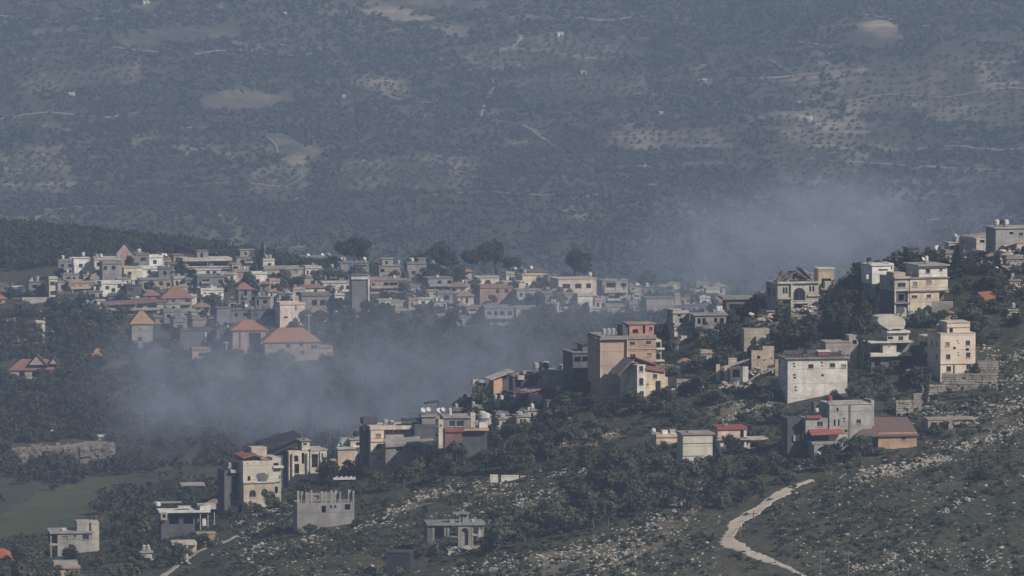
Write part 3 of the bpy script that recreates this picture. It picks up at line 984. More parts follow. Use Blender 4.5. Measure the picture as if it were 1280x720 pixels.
# round roofed terrace house
B = Bld('terrace_house', 'white stepped house with rounded canopy and deep balconies', 1085, 1142, 462, 12, 44, ref='the white stepped house with rounded canopy')
B.wall(1104, 1121, 428, 444, (.56, .53, .44), ops=[('o', 1110, 1113, 433, 434.5)], d=34, found=False)
B.wall(1085, 1141, 429, 444, (.20, .19, .19), y0=12, d=26, ops=[('o', 1092, 1103, 434, 441), ('o', 1124, 1132, 431, 439)], found=False)
B.slab(1084, 1142, 427, 428.6, (.62, .60, .52), y0=-4, d=44, name='balcony')
B.slab(1086, 1139, 441.5, 445.5, (.62, .60, .54), y0=-4, d=40, name='balcony')
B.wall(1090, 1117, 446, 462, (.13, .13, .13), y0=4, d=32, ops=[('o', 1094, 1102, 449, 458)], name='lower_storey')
B.wall(1110, 1137, 415, 426.8, (.58, .56, .47), y0=2, d=30, ops=[('o', 1110.5, 1117, 421, 424.5), ('w', 1124, 1130, 421, 426)], found=False, name='upper_storey')
B.slab(1109, 1138, 414, 416.5, (.62, .6, .52), y0=-2, d=36, name='balcony')
B.wall(1114, 1134, 408, 413.8, (.24, .24, .22), y0=12, d=24, ops=[('o', 1116, 1119, 409, 413.5), ('o', 1123, 1126, 409, 413.5)], found=False)
mb = MB()
prof = [(1097, 400), (1099, 396.5), (1104, 395.2), (1115, 395), (1124, 395), (1129, 398), (1133, 402), (1133, 406), (1131, 411.5), (1118, 411.5), (1113, 413), (1106, 409), (1100, 405)]
F_ = [(B.X(u), B.D(2), B.Zv(v)) for u, v in prof]; K_ = [(x, B.D(34), z) for x, y, z in F_]
for i in range(len(F_)):
    j = (i + 1) % len(F_)
    mb.quad(F_[j], F_[i], K_[i], K_[j])
i0 = len(mb.v); mb.v += F_; mb.f.append(tuple(range(i0 + len(F_) - 1, i0 - 1, -1))); mb.m.append(0)
i0 = len(mb.v); mb.v += K_; mb.f.append(tuple(range(i0, i0 + len(F_)))); mb.m.append(0)
mb.build('canopy', wall_mat((.50, .46, .38), .3), B.o)
B.rubble(1122, 1133, 396, .8, 16, (.5, .46, .4), 4, 24)
# cream cubic house on the stone wall
B = Bld('cube_house', 'cream cubic three storey house pocked with shell holes above a stone wall', 1175.5, 1221, 474, 13, 58, ref='the cream cubic house above the stone wall')
B.wall(1175.5, 1220, 417.5, 474, (.62, .51, .39), ops=[('w', 1181.5, 1187, 427.5, 433), ('w', 1207.5, 1213, 426, 432), ('w', 1182.5, 1188, 443, 449), ('w', 1208, 1213.5, 441, 447.5), ('w', 1183, 1189, 458, 464.5), ('w', 1208.5, 1214, 456.5, 462.5), ('o', 1207.5, 1212, 435.5, 439), ('o', 1191.5, 1195, 433.5, 436.5), ('o', 1196, 1198, 425.5, 427), ('o', 1197, 1199, 428.5, 429.8), ('o', 1197, 1199, 440.5, 442), ('o', 1197.5, 1199.5, 443.5, 445)], left=[('o', 14, 22, 428, 435), ('o', 34, 42, 428, 435), ('o', 14, 22, 444, 451)], dirt=.2)
B.flat(1175.5, 1220, 417, (.55, .47, .38), over=.06, t=.12, para=False)
B.wall(1185.5, 1214.5, 403.5, 416.2, (.60, .49, .37), y0=6, d=34, ops=[('o', 1188.5, 1193, 410.5, 416)], found=False, name='penthouse', dirt=.2)
B.slab(1185, 1215, 402.6, 404, (.6, .52, .42), y0=5, d=36, name='penthouse_roof'); B.slab(1185.2, 1214.8, 409, 410, (.40, .30, .24), y0=5.2, d=.8, name='cornice')
B.slab(1175, 1221, 454.5, 455.6, (.44, .36, .29), y0=-1, d=1.6, name='cornice')
B.slab(1192.5, 1194, 456, 466, (.3, .25, .2), y0=-1.4, d=1.3, name='drainpipe'); B.tank(1181, 415.5, 30, .45, .8)
B = Bld('shed', 'flat roofed hut with dark open front beside the cream cubic house', 1156, 1171, 446, 12, 26)
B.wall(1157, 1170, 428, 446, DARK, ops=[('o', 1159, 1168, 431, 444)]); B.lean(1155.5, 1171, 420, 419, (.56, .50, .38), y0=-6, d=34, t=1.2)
B.slab(1155, 1161, 433, 441, WHITE, y0=-4, d=2.5, name='panel')
stone_m = wall_mat((.27, .24, .20), .8)
def stone_wall(label, u0, u1, vt, vb, th=-6, d=14, n_=90, c=(.30, .265, .22), top=None):
    B = Bld('stone_wall', label, u0, u1, vb, th, d, cat='wall')
    mb = MB()
    x1, z1 = B.X(u1), B.Zv(vt)
    mb.box(0, x1, .25, B.D(d), -4, z1 - .15)
    B_c = mb.build('core', wall_mat((.20, .18, .15), .6), B.o)
    mb = MB()
    z = -1.2
    while z < z1:
        h = random.uniform(.32, .62); x = 0
        while x < x1:
            l = random.uniform(.4, 1.1)
            o = random.uniform(-.08, .14)
            if random.random() > .06:
                mb.box(x + .02, min(x + l, x1) - .02, o, .3, z + .02, z + h - random.uniform(.02, .1))
            x += l
        z += h
    B_s = mb.build('stone_face', wall_mat(c, .9), B.o)
    return B
stone_wall('rough stone retaining wall under the cream cubic house', 1177, 1246, 469, 488, -4, 10, c=(.36, .31, .25))
stone_wall('stone retaining wall wing beside the cream cubic house', 1222, 1248, 453, 470, -4, 26, c=(.38, .33, .27))
stone_wall('stepped stone wall going down from the cubic house', 1153, 1182, 482, 494, 10, c=(.36, .31, .26))
stone_wall('lowest stepped stone wall above the red hip roof', 1120, 1152, 503, 518, 8, c=(.36, .31, .26))
stone_wall('short stone wall between the stepped walls', 1142, 1162, 493, 506, 8, c=(.36, .31, .26))
# long white house
B = Bld('house', 'long white two storey house with a red rooftop box', 984.5, 1062, 498, 9, 46, ref='the long white house with a red rooftop box')
B.wall(984.5, 1060, 449, 498, (.62, .59, .53), ops=[('w', 1010.5, 1017, 455.5, 460.5), ('w', 1037.5, 1044.5, 454.5, 459.5), ('o', 991, 994, 453.5, 455.5), ('o', 991.5, 994.5, 457, 459), ('o', 991.5, 994.5, 467.5, 469.5), ('o', 992, 995, 471, 473), ('o', 993, 996, 483, 485), ('o', 993, 996, 487, 489), ('o', 1026, 1029, 452.5, 454.5), ('o', 1026.5, 1029, 457, 458.5), ('o', 1027, 1030, 468, 471), ('w', 1052, 1058, 456, 460)])
B.flat(984, 1060, 448.5, (.28, .25, .22), over=.5, t=.25, para=False)
mb = MB()
for i in range(16):
    mb.box(B.X(986 + i * 4.7), B.X(987.4 + i * 4.7), B.D(-4), B.D(50), B.Zv(447) + .25, B.Zv(447) + .42 + .1 * random.random())
mb.build('roof_joists', wall_mat((.22, .18, .15)), B.o)
B.slab(1025.5, 1040, 441, 446.8, (.30, .08, .08), y0=10, d=14, name='rooftop_box'); B.slab(1024.5, 1041, 439.3, 440.9, WHITE, y0=9, d=16, name='box_lid')
B.tank(1009, 446.5, 12, .5, .6)
B = Bld('concrete_house', 'bare grey concrete block behind the long white house', 1032, 1066, 470, 8, 34)
B.wall(1032, 1063, 428, 470, (.33, .30, .27)); B.wall(1063.3, 1082, 420, 470, (.40, .35, .29), y0=10, d=24, ops=[('o', 1068, 1073, 426, 431)])
B.slab(1031, 1064, 427, 428, CONC, y0=-1, d=36, name='roof')
B = Bld('stone_wall', 'dark boundary wall running behind the long white house', 980, 1026, 452, 4, 4, cat='wall'); B.wall(980, 1026, 438, 452, (.13, .13, .14))
# ruins
B = Bld('ruined_house', 'cream ruin of broken walls with a white door panel on the slope', 900, 975, 494, 0, 40, ref='the cream ruin on the slope')
def piece(u0, u1, vt, vb, c, d=10, ops=()):
    B.wall(u0, u1, vt, vb, c, y0=B.gy((u0 + u1) / 2, vb), d=d, ops=ops, found=True, sill=False)
piece(898, 903, 463, 475, (.52, .40, .28), 8); piece(908, 914, 464, 477, (.50, .44, .33)); piece(914, 925, 456, 464, (.46, .39, .30), 6); piece(915, 930, 464, 479, (.12, .115, .11), 14, [('o', 918, 927, 467, 477)])
piece(931, 938, 464, 477, (.66, .65, .61), 5); piece(943, 957, 446, 463, (.46, .37, .29), 12, [('o', 950, 954, 452, 456)]); piece(957.5, 972, 441, 456, (.50, .42, .31), 9)
piece(950, 962, 461, 471, (.44, .38, .30)); piece(964, 975, 474, 487, (.48, .42, .33), 12, [('o', 966, 970, 476, 484)]); piece(972, 976, 455, 470, (.4, .34, .26), 6)
for a, b_, l, r in ((910, 940, 466, 456), (955, 975, 472, 463), (950, 974, 498, 494), (908, 926, 488, 479), (938, 952, 480, 470)): B.lean(a, b_, l, r, (.46, .42, .35), y0=B.gy((a + b_) / 2, max(l, r)) - 4, d=13, name='fallen_slab')
for a, b_, v, n_ in ((900, 940, 486, 60), (940, 978, 492, 80), (940, 975, 470, 40), (905, 930, 470, 30), (925, 972, 512, 50), (945, 970, 456, 30)): B.rubble(a, b_, v, 1.0, n_, (.44, .38, .3), B.gy((a + b_) / 2, v) - 6, 14)
B = Bld('ruined_house', 'pale broken house wall standing among trees under the dark grey house', 930, 966, 436, 10, 24)
B.wall(930, 962, 411, 436, (.36, .31, .25), ops=[('o', 948, 956, 421, 430)]); B.wall(944, 957, 420, 438, (.46, .42, .36), y0=-6, d=5); B.rubble(936, 966, 400, 1.5, 40, (.46, .38, .3), 0, 20)
# grey house with red awnings
B = Bld('concrete_house', 'bare grey concrete house with red awnings and a white arched terrace', 1008, 1095, 572, 12, 54, ref='the grey concrete house with red awnings')
B.wall(1038, 1092, 506, 560, (.37, .35, .32), y0=4, d=46, ops=[('o', 1047, 1049.5, 510, 515), ('w', 1072.5, 1078, 525.5, 531), ('o', 1055.5, 1058, 523, 525), ('o', 1056, 1058, 527, 529), ('w', 1057, 1061, 538, 542), ('o', 1043.5, 1046, 525, 533), ('o', 1049, 1051, 525, 533)], left=[('o', 16, 24, 512, 518)])
B.slab(1063, 1065, 506, 560, (.20, .19, .18), y0=3, d=1.8, name='pilaster'); B.slab(1037, 1093, 505, 506.4, (.40, .38, .35), y0=3, d=48, name='roof')
B.wall(1092.3, 1096, 502, 560, (.35, .33, .3), y0=8, d=36)
B.wall(1008.5, 1037.6, 523, 543, (.33, .31, .29), y0=6, d=42, ops=[('w', 1023, 1030, 527.5, 533.5)], found=False)
B.slab(1009, 1028, 519.5, 523, (.46, .10, .08), y0=3, d=5, name='red_fascia', mat=plain('red sheet', (.27, .075, .065)))
B.lean(1012, 1054, 543, 542, RED, y0=-8, d=14, name='awning', mat=plain('red awning', (.27, .08, .065)), vback=6, t=.1)
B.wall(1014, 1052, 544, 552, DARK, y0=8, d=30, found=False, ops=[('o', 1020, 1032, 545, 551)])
B.slab(1013, 1054, 552, 555, (.36, .34, .31), y0=-8, d=44, name='balcony')
B.wall(1016, 1038, 555.3, 572, (.40, .38, .35), y0=-7, d=34, ops=[('a' + 'o', 1019, 1036, 557.5, 571.5)]); B.slab(1019, 1036, 558, 572, (.62, .60, .56), y0=0, d=2, name='back_wall')
B.wall(989, 1008, 524, 570, (.085, .09, .10), y0=20, d=32, ops=[('o', 994, 998, 546, 554)]); B.slab(996, 1004, 545, 553, (.35, .36, .36), y0=18, d=1.6, name='panel')  # near-black wall paints in the shade of the house's left side
B.lean(1038, 1070, 572, 548, (.36, .34, .3), y0=-6, d=8, name='stair')
B.tank(1041, 505, 14, .5, .8, plain('red tank', (.28, .05, .06))); B.tank(1021, 519, 16, .9, .35, None, False); B.tank(1026, 519.3, 20, .4, .5)
B.wall(1024, 1030, 505, 523, (.12, .12, .125), y0=26, d=14, found=False)
# red hip roofed house
B = Bld('tiled_house', 'orange stone house with a wide dull red hip roof', 1074, 1148, 563, 9, 62, ref='the house with the wide dull red hip roof')
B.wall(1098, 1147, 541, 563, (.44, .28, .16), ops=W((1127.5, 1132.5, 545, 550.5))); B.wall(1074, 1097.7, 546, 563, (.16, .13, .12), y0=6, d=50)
B.hip(1072, 1146, 544, 524.5, (.24, .085, .085), d=62, rl=(1097, 1142))
B = Bld('stone_hut', 'roofless stone hut with two dark openings on the grassy slope', 1159, 1196, 539, 10, 22)
B.wall(1160, 1192, 525, 539, (.30, .26, .22), ops=[('o', 1164, 1170, 528, 538.5), ('o', 1174, 1186, 528, 538.5)]); B.rubble(1180, 1222, 528, .8, 26, (.44, .36, .28), -4, 14); B.slab(1159, 1222, 523, 525, (.36, .30, .24), y0=-1, d=24, name='roof')
B.slab(1170.5, 1173, 528, 538.5, (.34, .15, .11), y0=-1.4, d=1.2, name='door_post')
# row of three houses
B = Bld('house', 'small cream house with an orange stripe standing over tree crowns', 820, 850, 556, 8, 30)
B.wall(820.5, 848, 543, 556, (.60, .48, .38), d=28); B.slab(820, 848.4, 546, 547.4, (.50, .18, .09), y0=-.8, d=.7, name='stripe'); B.slab(820, 848.4, 552.5, 556, (.46, .34, .2), y0=-.8, d=.7, name='plinth')
B.slab(829, 836, 538.5, 543, WHITE, y0=6, d=10, name='rooftop_box'); B.slab(839, 846, 538, 543, (.5, .49, .46), y0=6, d=10, name='rooftop_box'); B.tank(817.5, 543, 5, .5, .5)
B = Bld('house', 'blank cream square house with a thin seam and flat concrete roof', 853.5, 893, 577, 10, 36, ref='the blank cream square house')
B.wall(853.5, 891, 543.5, 577, (.52, .48, .39), dirt=.5); B.flat(853, 892, 543.4, (.30, .26, .24), over=.3, t=.35, para=False)
B.slab(853, 891.4, 553.6, 554.4, (.32, .29, .25), y0=-.7, d=.6, name='cornice'); B.slab(853, 880, 569.5, 570.3, (.32, .29, .25), y0=-.7, d=.6, name='cornice'); B.slab(862, 876, 540, 542, CONC, y0=6, d=16, name='roof_ledge')
B = Bld('house', 'pink walled house with a red roof edge and white porch frame', 896.5, 941, 563, 9, 34, ref='the pink house with a red roof edge')
B.wall(897, 933, 537, 547.5, (.62, .46, .41), ops=[('o', 925.5, 929.3, 537.8, 547)], found=False); B.slab(896, 933.6, 533.6, 537, (.40, .09, .10), y0=-2, d=38, name='roof', mat=plain('red sheet', (.27, .075, .065)))
B.slab(896.4, 934, 546.8, 548.4, (.36, .13, .10), y0=-2, d=2, name='floor_band'); B.slab(896, 961, 548.5, 550, (.42, .40, .36), y0=-4, d=34, name='terrace'); B.slab(930, 933.4, 537.2, 560, WHITE, y0=-.7, d=.6, name='pilaster')
B.wall(900, 938, 550.2, 563, (.58, .55, .49), d=30, ops=[('o', 905, 914, 552.5, 557), ('o', 930, 935.5, 552, 557)], name='lower_storey'); B.tank(909, 533, 10, .4, .5)
B = Bld('garden_wall', 'row of white wall panels running through trees below the brown slope houses', 590, 725, 596, -3, 3, cat='wall')
for a, b_ in ((612, 622), (626, 648), (650, 676), (688, 695), (714, 724)): B.wall(a, b_, 594 + (a - 612) * .03, 597.5 + (a - 612) * .03, WHITE, d=2.5, found=True)

# ---- lower part of the spur
B = Bld('stone_house', 'tall stone house with arched lower windows and a scorched upper wall', 303.5, 342, 636, 20, 52, ref='the tall stone house with arched windows')
B.wall(304, 341, 576.5, 602.5, (.50, .44, .35), ops=[('o', 309, 310.3, 578.5, 580), ('o', 317, 318.3, 578, 579.5), ('o', 325.5, 327, 578, 579.5), ('o', 309.5, 313, 595, 601), ('o', 322, 325, 599.5, 602)], found=False, dirt=.35)
B.wall(304, 342, 603.6, 636, (.46, .39, .29), y0=-2, d=54, ops=[('aw', 311, 319, 612.5, 621.5), ('aw', 326, 334, 611.5, 620)], name='lower_storey')
B.slab(303.5, 343, 602.6, 603.9, (.5, .47, .42), y0=-4, d=10, name='ledge')
mb = MB()
for k in range(26):
    a_ = 2 * math.pi * k / 26; r_ = random.uniform(.75, 1.15)
    mb.v.append((B.X(328) + 1.5 * r_ * math.cos(a_), B.D(0) - .02, B.Zv(597) + 1.05 * r_ * math.sin(a_)))
mb.f.append(tuple(range(26))); mb.m.append(0)
mb.build('scorch_mark', plain('soot', (.12, .12, .125), .95, .02), B.o)
B.wall(341.4, 352, 573, 604, (.46, .42, .35), y0=4, d=40, ops=[('o', 343, 349, 580, 584), ('o', 352 - 2, 351.5, 596, 600)], found=False); B.slab(341, 354, 583.5, 586, (.52, .49, .43), y0=-2, d=8, name='balcony')
B.lean(305, 322, 572, 568, RED, y0=4, d=40, mat=tile_mat((.42, .09, .08)), vback=2); B.lean(320, 338, 569, 574, RED, y0=6, d=34, mat=tile_mat((.30, .10, .08)), vback=1)
B.wall(321, 340, 561, 576, (.44, .38, .30), y0=22, d=18, found=False, name='rooftop_room'); B.rubble(306, 338, 576, .7, 20, (.3, .2, .18), 2, 26)
B.wall(341.4, 353, 604, 636, (.4, .36, .3), y0=6, d=40, ops=[('o', 345, 349, 610, 618)], name='side_wing')
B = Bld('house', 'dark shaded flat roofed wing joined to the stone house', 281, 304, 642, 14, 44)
B.wall(281, 303.6, 588, 642, (.12, .12, .125), y0=2, ops=[('o', 292, 300, 594, 599), ('o', 292, 302, 606, 618)]); B.slab(288, 303.5, 587, 590.5, (.46, .44, .40), y0=-3, d=40, name='roof'); B.lean(289, 304, 586, 575, (.14, .13, .14), y0=6, d=34, name='awning')  # shade of the stone house's left side is put into the wall colour
B.tank(289, 586, 10, .35, .5)
B = Bld('house', 'cream house with tall arched bays under a huge dark tilted roof', 360, 409, 606, 16, 46, ref='the cream house under a dark tilted roof')
B.wall(361, 387, 564, 606, (.58, .51, .38), ops=[('ao', 367, 373, 569, 577), ('ao', 377, 380.5, 566, 580), ('o', 368, 374, 580, 592)]); B.wall(387.3, 408, 563.5, 606, (.60, .52, .39), y0=-2, d=44, ops=[('o', 389, 397, 568, 585), ('o', 400.5, 403, 567, 575)])
for u in (383.5, 365, 399): B.slab(u, u + 1.8, 565, 600, (.62, .57, .46), y0=-4, d=1.6, name='pilaster')
B.lean(333, 383, 571, 549, DARK, y0=8, d=50, mat=plain('dark roofing', (.035, .037, .045)), t=.5, vback=-6)
B.lean(336, 383, 560, 547, DARK, y0=26, d=44, mat=plain('dark roofing', (.035, .037, .045)), t=.5, name='rear_roof', vback=3)
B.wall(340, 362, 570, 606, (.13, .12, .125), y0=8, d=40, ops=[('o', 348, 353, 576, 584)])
B.wall(379, 388.5, 552, 563.5, (.52, .47, .37), y0=6, d=22, ops=[('o', 380.5, 385, 554.5, 557)], found=False, name='rooftop_room'); B.slab(376, 390, 550.6, 552, (.3, .29, .27), y0=4, d=26, name='room_roof')
B.slab(387.5, 409, 562, 563.6, (.42, .4, .35), y0=-3, d=46, name='roof')
B = Bld('house', 'low cream house with a peaked white attic and upper terrace', 422, 455, 583, 12, 34)
B.wall(422.5, 444, 561.5, 583, (.54, .44, .32)); B.slab(421.5, 445, 559.5, 561.6, (.44, .42, .36), y0=-2, d=36, name='roof')
B.wall(440, 455, 551, 572, (.5, .46, .39), y0=10, d=26, ops=[('o', 447, 453, 554, 558)], found=False); B.slab(442, 455, 558.5, 560, WHITE, y0=5, d=6, name='balcony'); B.flat(440, 455, 550.8, y0=10, d=26, para=False)
B.gable(424, 430, 558.5, 550.5, (.6, .58, .54), WHITE, y0=12, d=16); B.tank(449, 549.5, 20, .7, .8); B.slab(430, 441, 549.5, 559, (.30, .29, .27), y0=18, d=14, name='attic')
B = Bld('apartment_house', 'cream three storey house with red bands and green shutters', 463, 518, 584, 12, 50, ref='the cream house with green shutters')
B.wall(463.5, 480, 537, 584, (.60, .47, .35), ops=W((469.5, 476, 542, 547), (470.5, 477, 556, 561.5), (471, 477, 571, 575)), dirt=.3)
for v in (551.8, 567): B.slab(463, 480.4, v, v + .9, (.38, .14, .09), y0=-.8, d=.7, name='cornice')
B.slab(462.5, 517, 532.5, 537, (.58, .47, .36), y0=-1, d=50, name='parapet'); B.wall(480.3, 516.5, 537.2, 584, (.55, .44, .33), y0=9, d=38, ops=[('g', 484, 487, 535.8 + 1.6, 543), ('g', 489, 492, 537.4, 543), ('g', 495, 498, 537.4, 543), ('o', 502, 507, 538.5, 542)])
B.wall(482, 505, 544, 555, (.42, .39, .34), y0=2, d=6, found=False, name='terrace_wall'); B.slab(458, 476, 524, 531.8, (.07, .075, .085), y0=22, d=18, name='rooftop_dark_block'); B.slab(489, 495, 528, 532, (.12, .13, .14), y0=12, d=10, name='rooftop_box')
B.tank(484, 532, 12, .6, .5); B.slab(491, 495, 527.4, 528, WHITE, y0=12, d=10, name='solar_panel'); B.slab(457, 463, 536, 584, (.10, .1, .11), y0=12, d=30, name='side_wing')  # the dark side block has the shade of the left side painted in
B = Bld('house', 'grey annexe house with two dark windows below the green shutters', 481, 545, 582, 6, 30)
B.wall(482, 541, 556.5, 582, (.27, .25, .25), ops=W((495, 504, 559, 564.5), (514.5, 520, 558.5, 563))); B.lean(482, 527, 556, 553, (.31, .29, .28), y0=-3, d=34, t=.5, vback=5); B.wall(527, 544, 556, 582, (.40, .38, .32), y0=-4, d=18, ops=[('o', 533, 540, 558, 561.5)]); B.slab(531, 537, 566, 575, (.64, .63, .48), y0=-6, d=2, name='panel')
B.lean(521, 546, 553, 548.5, CONC, y0=6, d=20, name='upper_roof')
B = Bld('house', 'dark flat block with grey rooftop store and satellite dishes', 517, 549, 570, 8, 34)
B.wall(518, 546, 530.5, 570, (.10, .10, .115)); B.wall(528, 545, 521, 530.5, (.26, .25, .24), y0=4, d=24, found=False, name='rooftop_store'); B.slab(527, 547, 520, 521.2, CONC, y0=2, d=28, name='store_roof'); B.dish(530, 519.5, 10, .6); B.dish(537, 519, 12, .55); B.slab(505, 528, 524.5, 527.5, DARK, y0=8, d=20, name='dark_roof')
B.lean(533, 550, 504.5, 502, DARK, y0=8, d=18, name='canopy', t=.25); B.post(549.5, 502, 521, 12, .25, DARK)
B = Bld('house', 'brown house with red floor band, white stair tower and blue curtains', 547, 612, 575, 7, 40, ref='the brown house with a white stair tower')
B.wall(548, 553.5, 524, 560, (.54, .50, .40), y0=-3, d=10, ops=[('o', 549.5, 551.5, 530, 533)], name='stair_tower'); B.wall(553.8, 588, 522.5, 535.5, (.20, .20, .20), y0=2, d=32, found=False, ops=[('w', 562, 569, 526, 533), ('w', 571, 580, 526, 533)])
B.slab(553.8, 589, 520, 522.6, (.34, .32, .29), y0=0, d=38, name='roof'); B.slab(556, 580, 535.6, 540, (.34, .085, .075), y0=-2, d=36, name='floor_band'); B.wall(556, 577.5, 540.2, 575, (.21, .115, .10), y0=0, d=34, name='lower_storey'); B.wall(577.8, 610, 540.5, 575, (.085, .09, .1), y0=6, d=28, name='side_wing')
B.slab(577, 611, 536, 538.5, (.56, .33, .20), y0=-2, d=30, name='balcony'); B.wall(589, 595, 517, 535, (.55, .42, .37), y0=4, d=16, found=False, name='chimney_wall'); B.slab(600, 611, 528.5, 535.5, WHITE, y0=6, d=14, name='white_box')
B.tank(604, 527, 10, .8, .9); B.tank(610, 527, 14, .7, .9); B.dish(549, 519, 2, .6); B.dish(554, 518, 2, .5); B.slab(563.5, 566.5, 511, 520, WHITE, y0=14, d=4, name='chimney')
B = Bld('house', 'small orange walled house under a pale slanting roof on the spur', 612, 645, 492, 14, 36)
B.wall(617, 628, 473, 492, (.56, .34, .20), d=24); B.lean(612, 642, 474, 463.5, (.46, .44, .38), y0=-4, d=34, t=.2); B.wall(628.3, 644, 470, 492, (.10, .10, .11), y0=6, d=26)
B.tank(601, 478, 2, .9, .4, None, False); B.slab(592, 600, 474.5, 480, CREAM, y0=4, d=8, name='low_wall')
B = Bld('house', 'dark flat house with pale rooftop clutter behind the red barn', 640, 682, 494, 8, 36)
B.wall(641, 680, 471, 494, (.09, .09, .105), ops=[('o', 645, 651, 476, 484), ('o', 662, 668, 476, 484)]); B.flat(641, 680, 470.5, DGREY, para=False); B.slab(647, 655, 469, 474.5, (.5, .46, .38), y0=-3, d=3, name='panel'); B.slab(655, 668, 465, 470, (.38, .35, .31), y0=8, d=14, name='rooftop_box'); B.rubble(642, 680, 468.5, .6, 24, (.36, .34, .32), 2, 28)
B.wall(672, 681, 474, 490, (.45, .41, .33), y0=-6, d=6, ops=[('ao', 674, 678, 477, 482)], name='arched_wall'); B.lean(680, 684, 474, 484, WHITE, y0=-6, d=3, name='brace')
B = Bld('barn', 'dark red barn with a long sloping roof edge', 641, 690, 503, 30, 22, ref='the dark red barn')
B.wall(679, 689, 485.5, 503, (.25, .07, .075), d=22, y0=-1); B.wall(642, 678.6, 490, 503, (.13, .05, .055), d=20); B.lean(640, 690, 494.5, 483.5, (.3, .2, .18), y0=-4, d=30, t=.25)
B = Bld('concrete_house', 'grey concrete house with a cluster of rooftop tanks beside the thicket', 678, 716, 486, 10, 34)
B.wall(679, 704, 465, 486, (.38, .36, .31)); B.flat(678, 705, 464.5, CONC, para=False); B.wall(704.3, 715, 458, 486, (.40, .37, .31), y0=8, d=26)
for u, y in ((671, 6), (677, 12), (684, 8), (686, 20)): B.tank(u, 463, y, .65, 1.0)
B.slab(681, 688, 457.5, 463, DGREY, y0=18, d=10, name='rooftop_box'); B.lean(692, 694.5, 474, 486, WHITE, y0=-3, d=3, name='brace')
for (a, b_, t, v, c_, l) in ((600, 622, 521, 531, (.46, .42, .36), 'low pale house with white rooftop tanks above the tree band'), (624, 642, 524, 535, (.52, .36, .24), 'small orange walled hut above the tree band'), (646, 662, 521, 531, (.48, .38, .30), 'tiny peach house ruin above the tree band')):
    B = Bld('house', l, a, b_, v, 10, 24); B.wall(a, b_, t, v, c_, ops=[('o', a + 4, a + 7, t + 3, v - 3), ('o', b_ - 8, b_ - 4, t + 3, v - 3)]); B.flat(a, b_, t, para=False); B.tank(a + 4, t - 2, 6, .8, .6, None, False); B.rubble(a - 6, b_ + 4, v, .8, 24, (.44, .40, .36), -10, 14)
# unfinished block with pillars
B = Bld('unfinished_building', 'unfinished grey block with a row of bare pillars on top', 371, 444, 660, 9, 40, ref='the unfinished grey block with bare pillars')
B.wall(371.5, 443, 629, 660, (.26, .25, .235), ops=[('o', 402, 407.5, 632.5, 641), ('o', 412.5, 415, 632, 635.5), ('o', 418, 420.5, 632, 635.5), ('o', 431, 438, 631, 638)])
for i, (u, wd) in enumerate(((371.5, 3), (377, 2.5), (382, 4.5), (389, 2.2), (401, 4), (407, 2.5), (413, 3), (419, 3.5), (424.5, 2.2), (436, 3.5), (441, 2.2))): B.slab(u, u + wd, 613.5 + (i % 3), 628.9, (.31, .30, .275), y0=1 + (i % 2) * 4, d=3.5, name='column')
B.wall(390, 424, 619, 628.9, (.29, .28, .26), y0=26, d=4, found=False, ops=[('o', 396, 402, 622, 627)], name='rear_wall')
mb = MB()
for i in range(14):
    x = B.X(422 + i * 2.0); mb.box(x, x + .28, B.D(40), B.D(40) + .3, B.Zv(604), B.Zv(601.4) + .15 * (i % 3))
mb.build('low_fence', white_m, B.o)
# arched ruin in the grass
B = Bld('ruined_villa', 'roofless grey ruin with tall arched doorway and small roof turret', 534, 607, 690, 6, 44, ref='the grey ruin with a tall arched doorway')
B.slab(533.5, 607, 654, 656.6, (.24, .24, .22), y0=-3, d=48, name='roof'); B.wall(572.5, 589.5, 656.9, 690, (.24, .24, .22), y0=-1, d=8, ops=[('ao', 576.5, 585.5, 660, 685)], name='arch_wall')
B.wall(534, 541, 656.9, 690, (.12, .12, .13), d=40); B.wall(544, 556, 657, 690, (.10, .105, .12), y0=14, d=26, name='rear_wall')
for u in (542, 556.5, 560.5, 591, 600, 604): B.post(u, 656.9, 690, 0, .35, (.26, .26, .22))
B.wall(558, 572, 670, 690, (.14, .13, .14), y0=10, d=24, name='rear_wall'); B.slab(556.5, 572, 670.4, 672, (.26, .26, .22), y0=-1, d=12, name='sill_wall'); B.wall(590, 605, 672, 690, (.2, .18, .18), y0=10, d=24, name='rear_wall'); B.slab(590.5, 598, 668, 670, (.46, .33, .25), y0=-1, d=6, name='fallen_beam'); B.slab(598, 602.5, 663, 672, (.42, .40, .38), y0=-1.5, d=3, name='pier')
for u in (576, 580, 584): B.post(u, 643, 654, 6, .28, (.25, .25, .22))
B.slab(576, 587, 644, 653.9, (.26, .24, .23), y0=12, d=6, name='turret_wall'); B.slab(566.5, 588, 641.4, 643, (.22, .22, .22), y0=2, d=16, name='turret_roof'); B.tank(592, 654, 12, .4, .4, None, False); B.slab(563, 569, 649.5, 654, (.3, .29, .26), y0=6, d=4, name='broken_wall')
B.rubble(556, 600, 690, 1.4, 46, (.26, .26, .22), -14, 18); B.slab(569, 585, 690, 697, (.24, .24, .22), y0=-10, d=8, name='steps')
B = Bld('shed', 'black box shed in the grass below the arched ruin', 482, 514, 717, -8, 30)
B.wall(482, 512.5, 691.5, 717, (.035, .038, .05), dirt=.2); B.flat(482, 512.5, 691.4, (.06, .06, .07), para=False, over=.1)
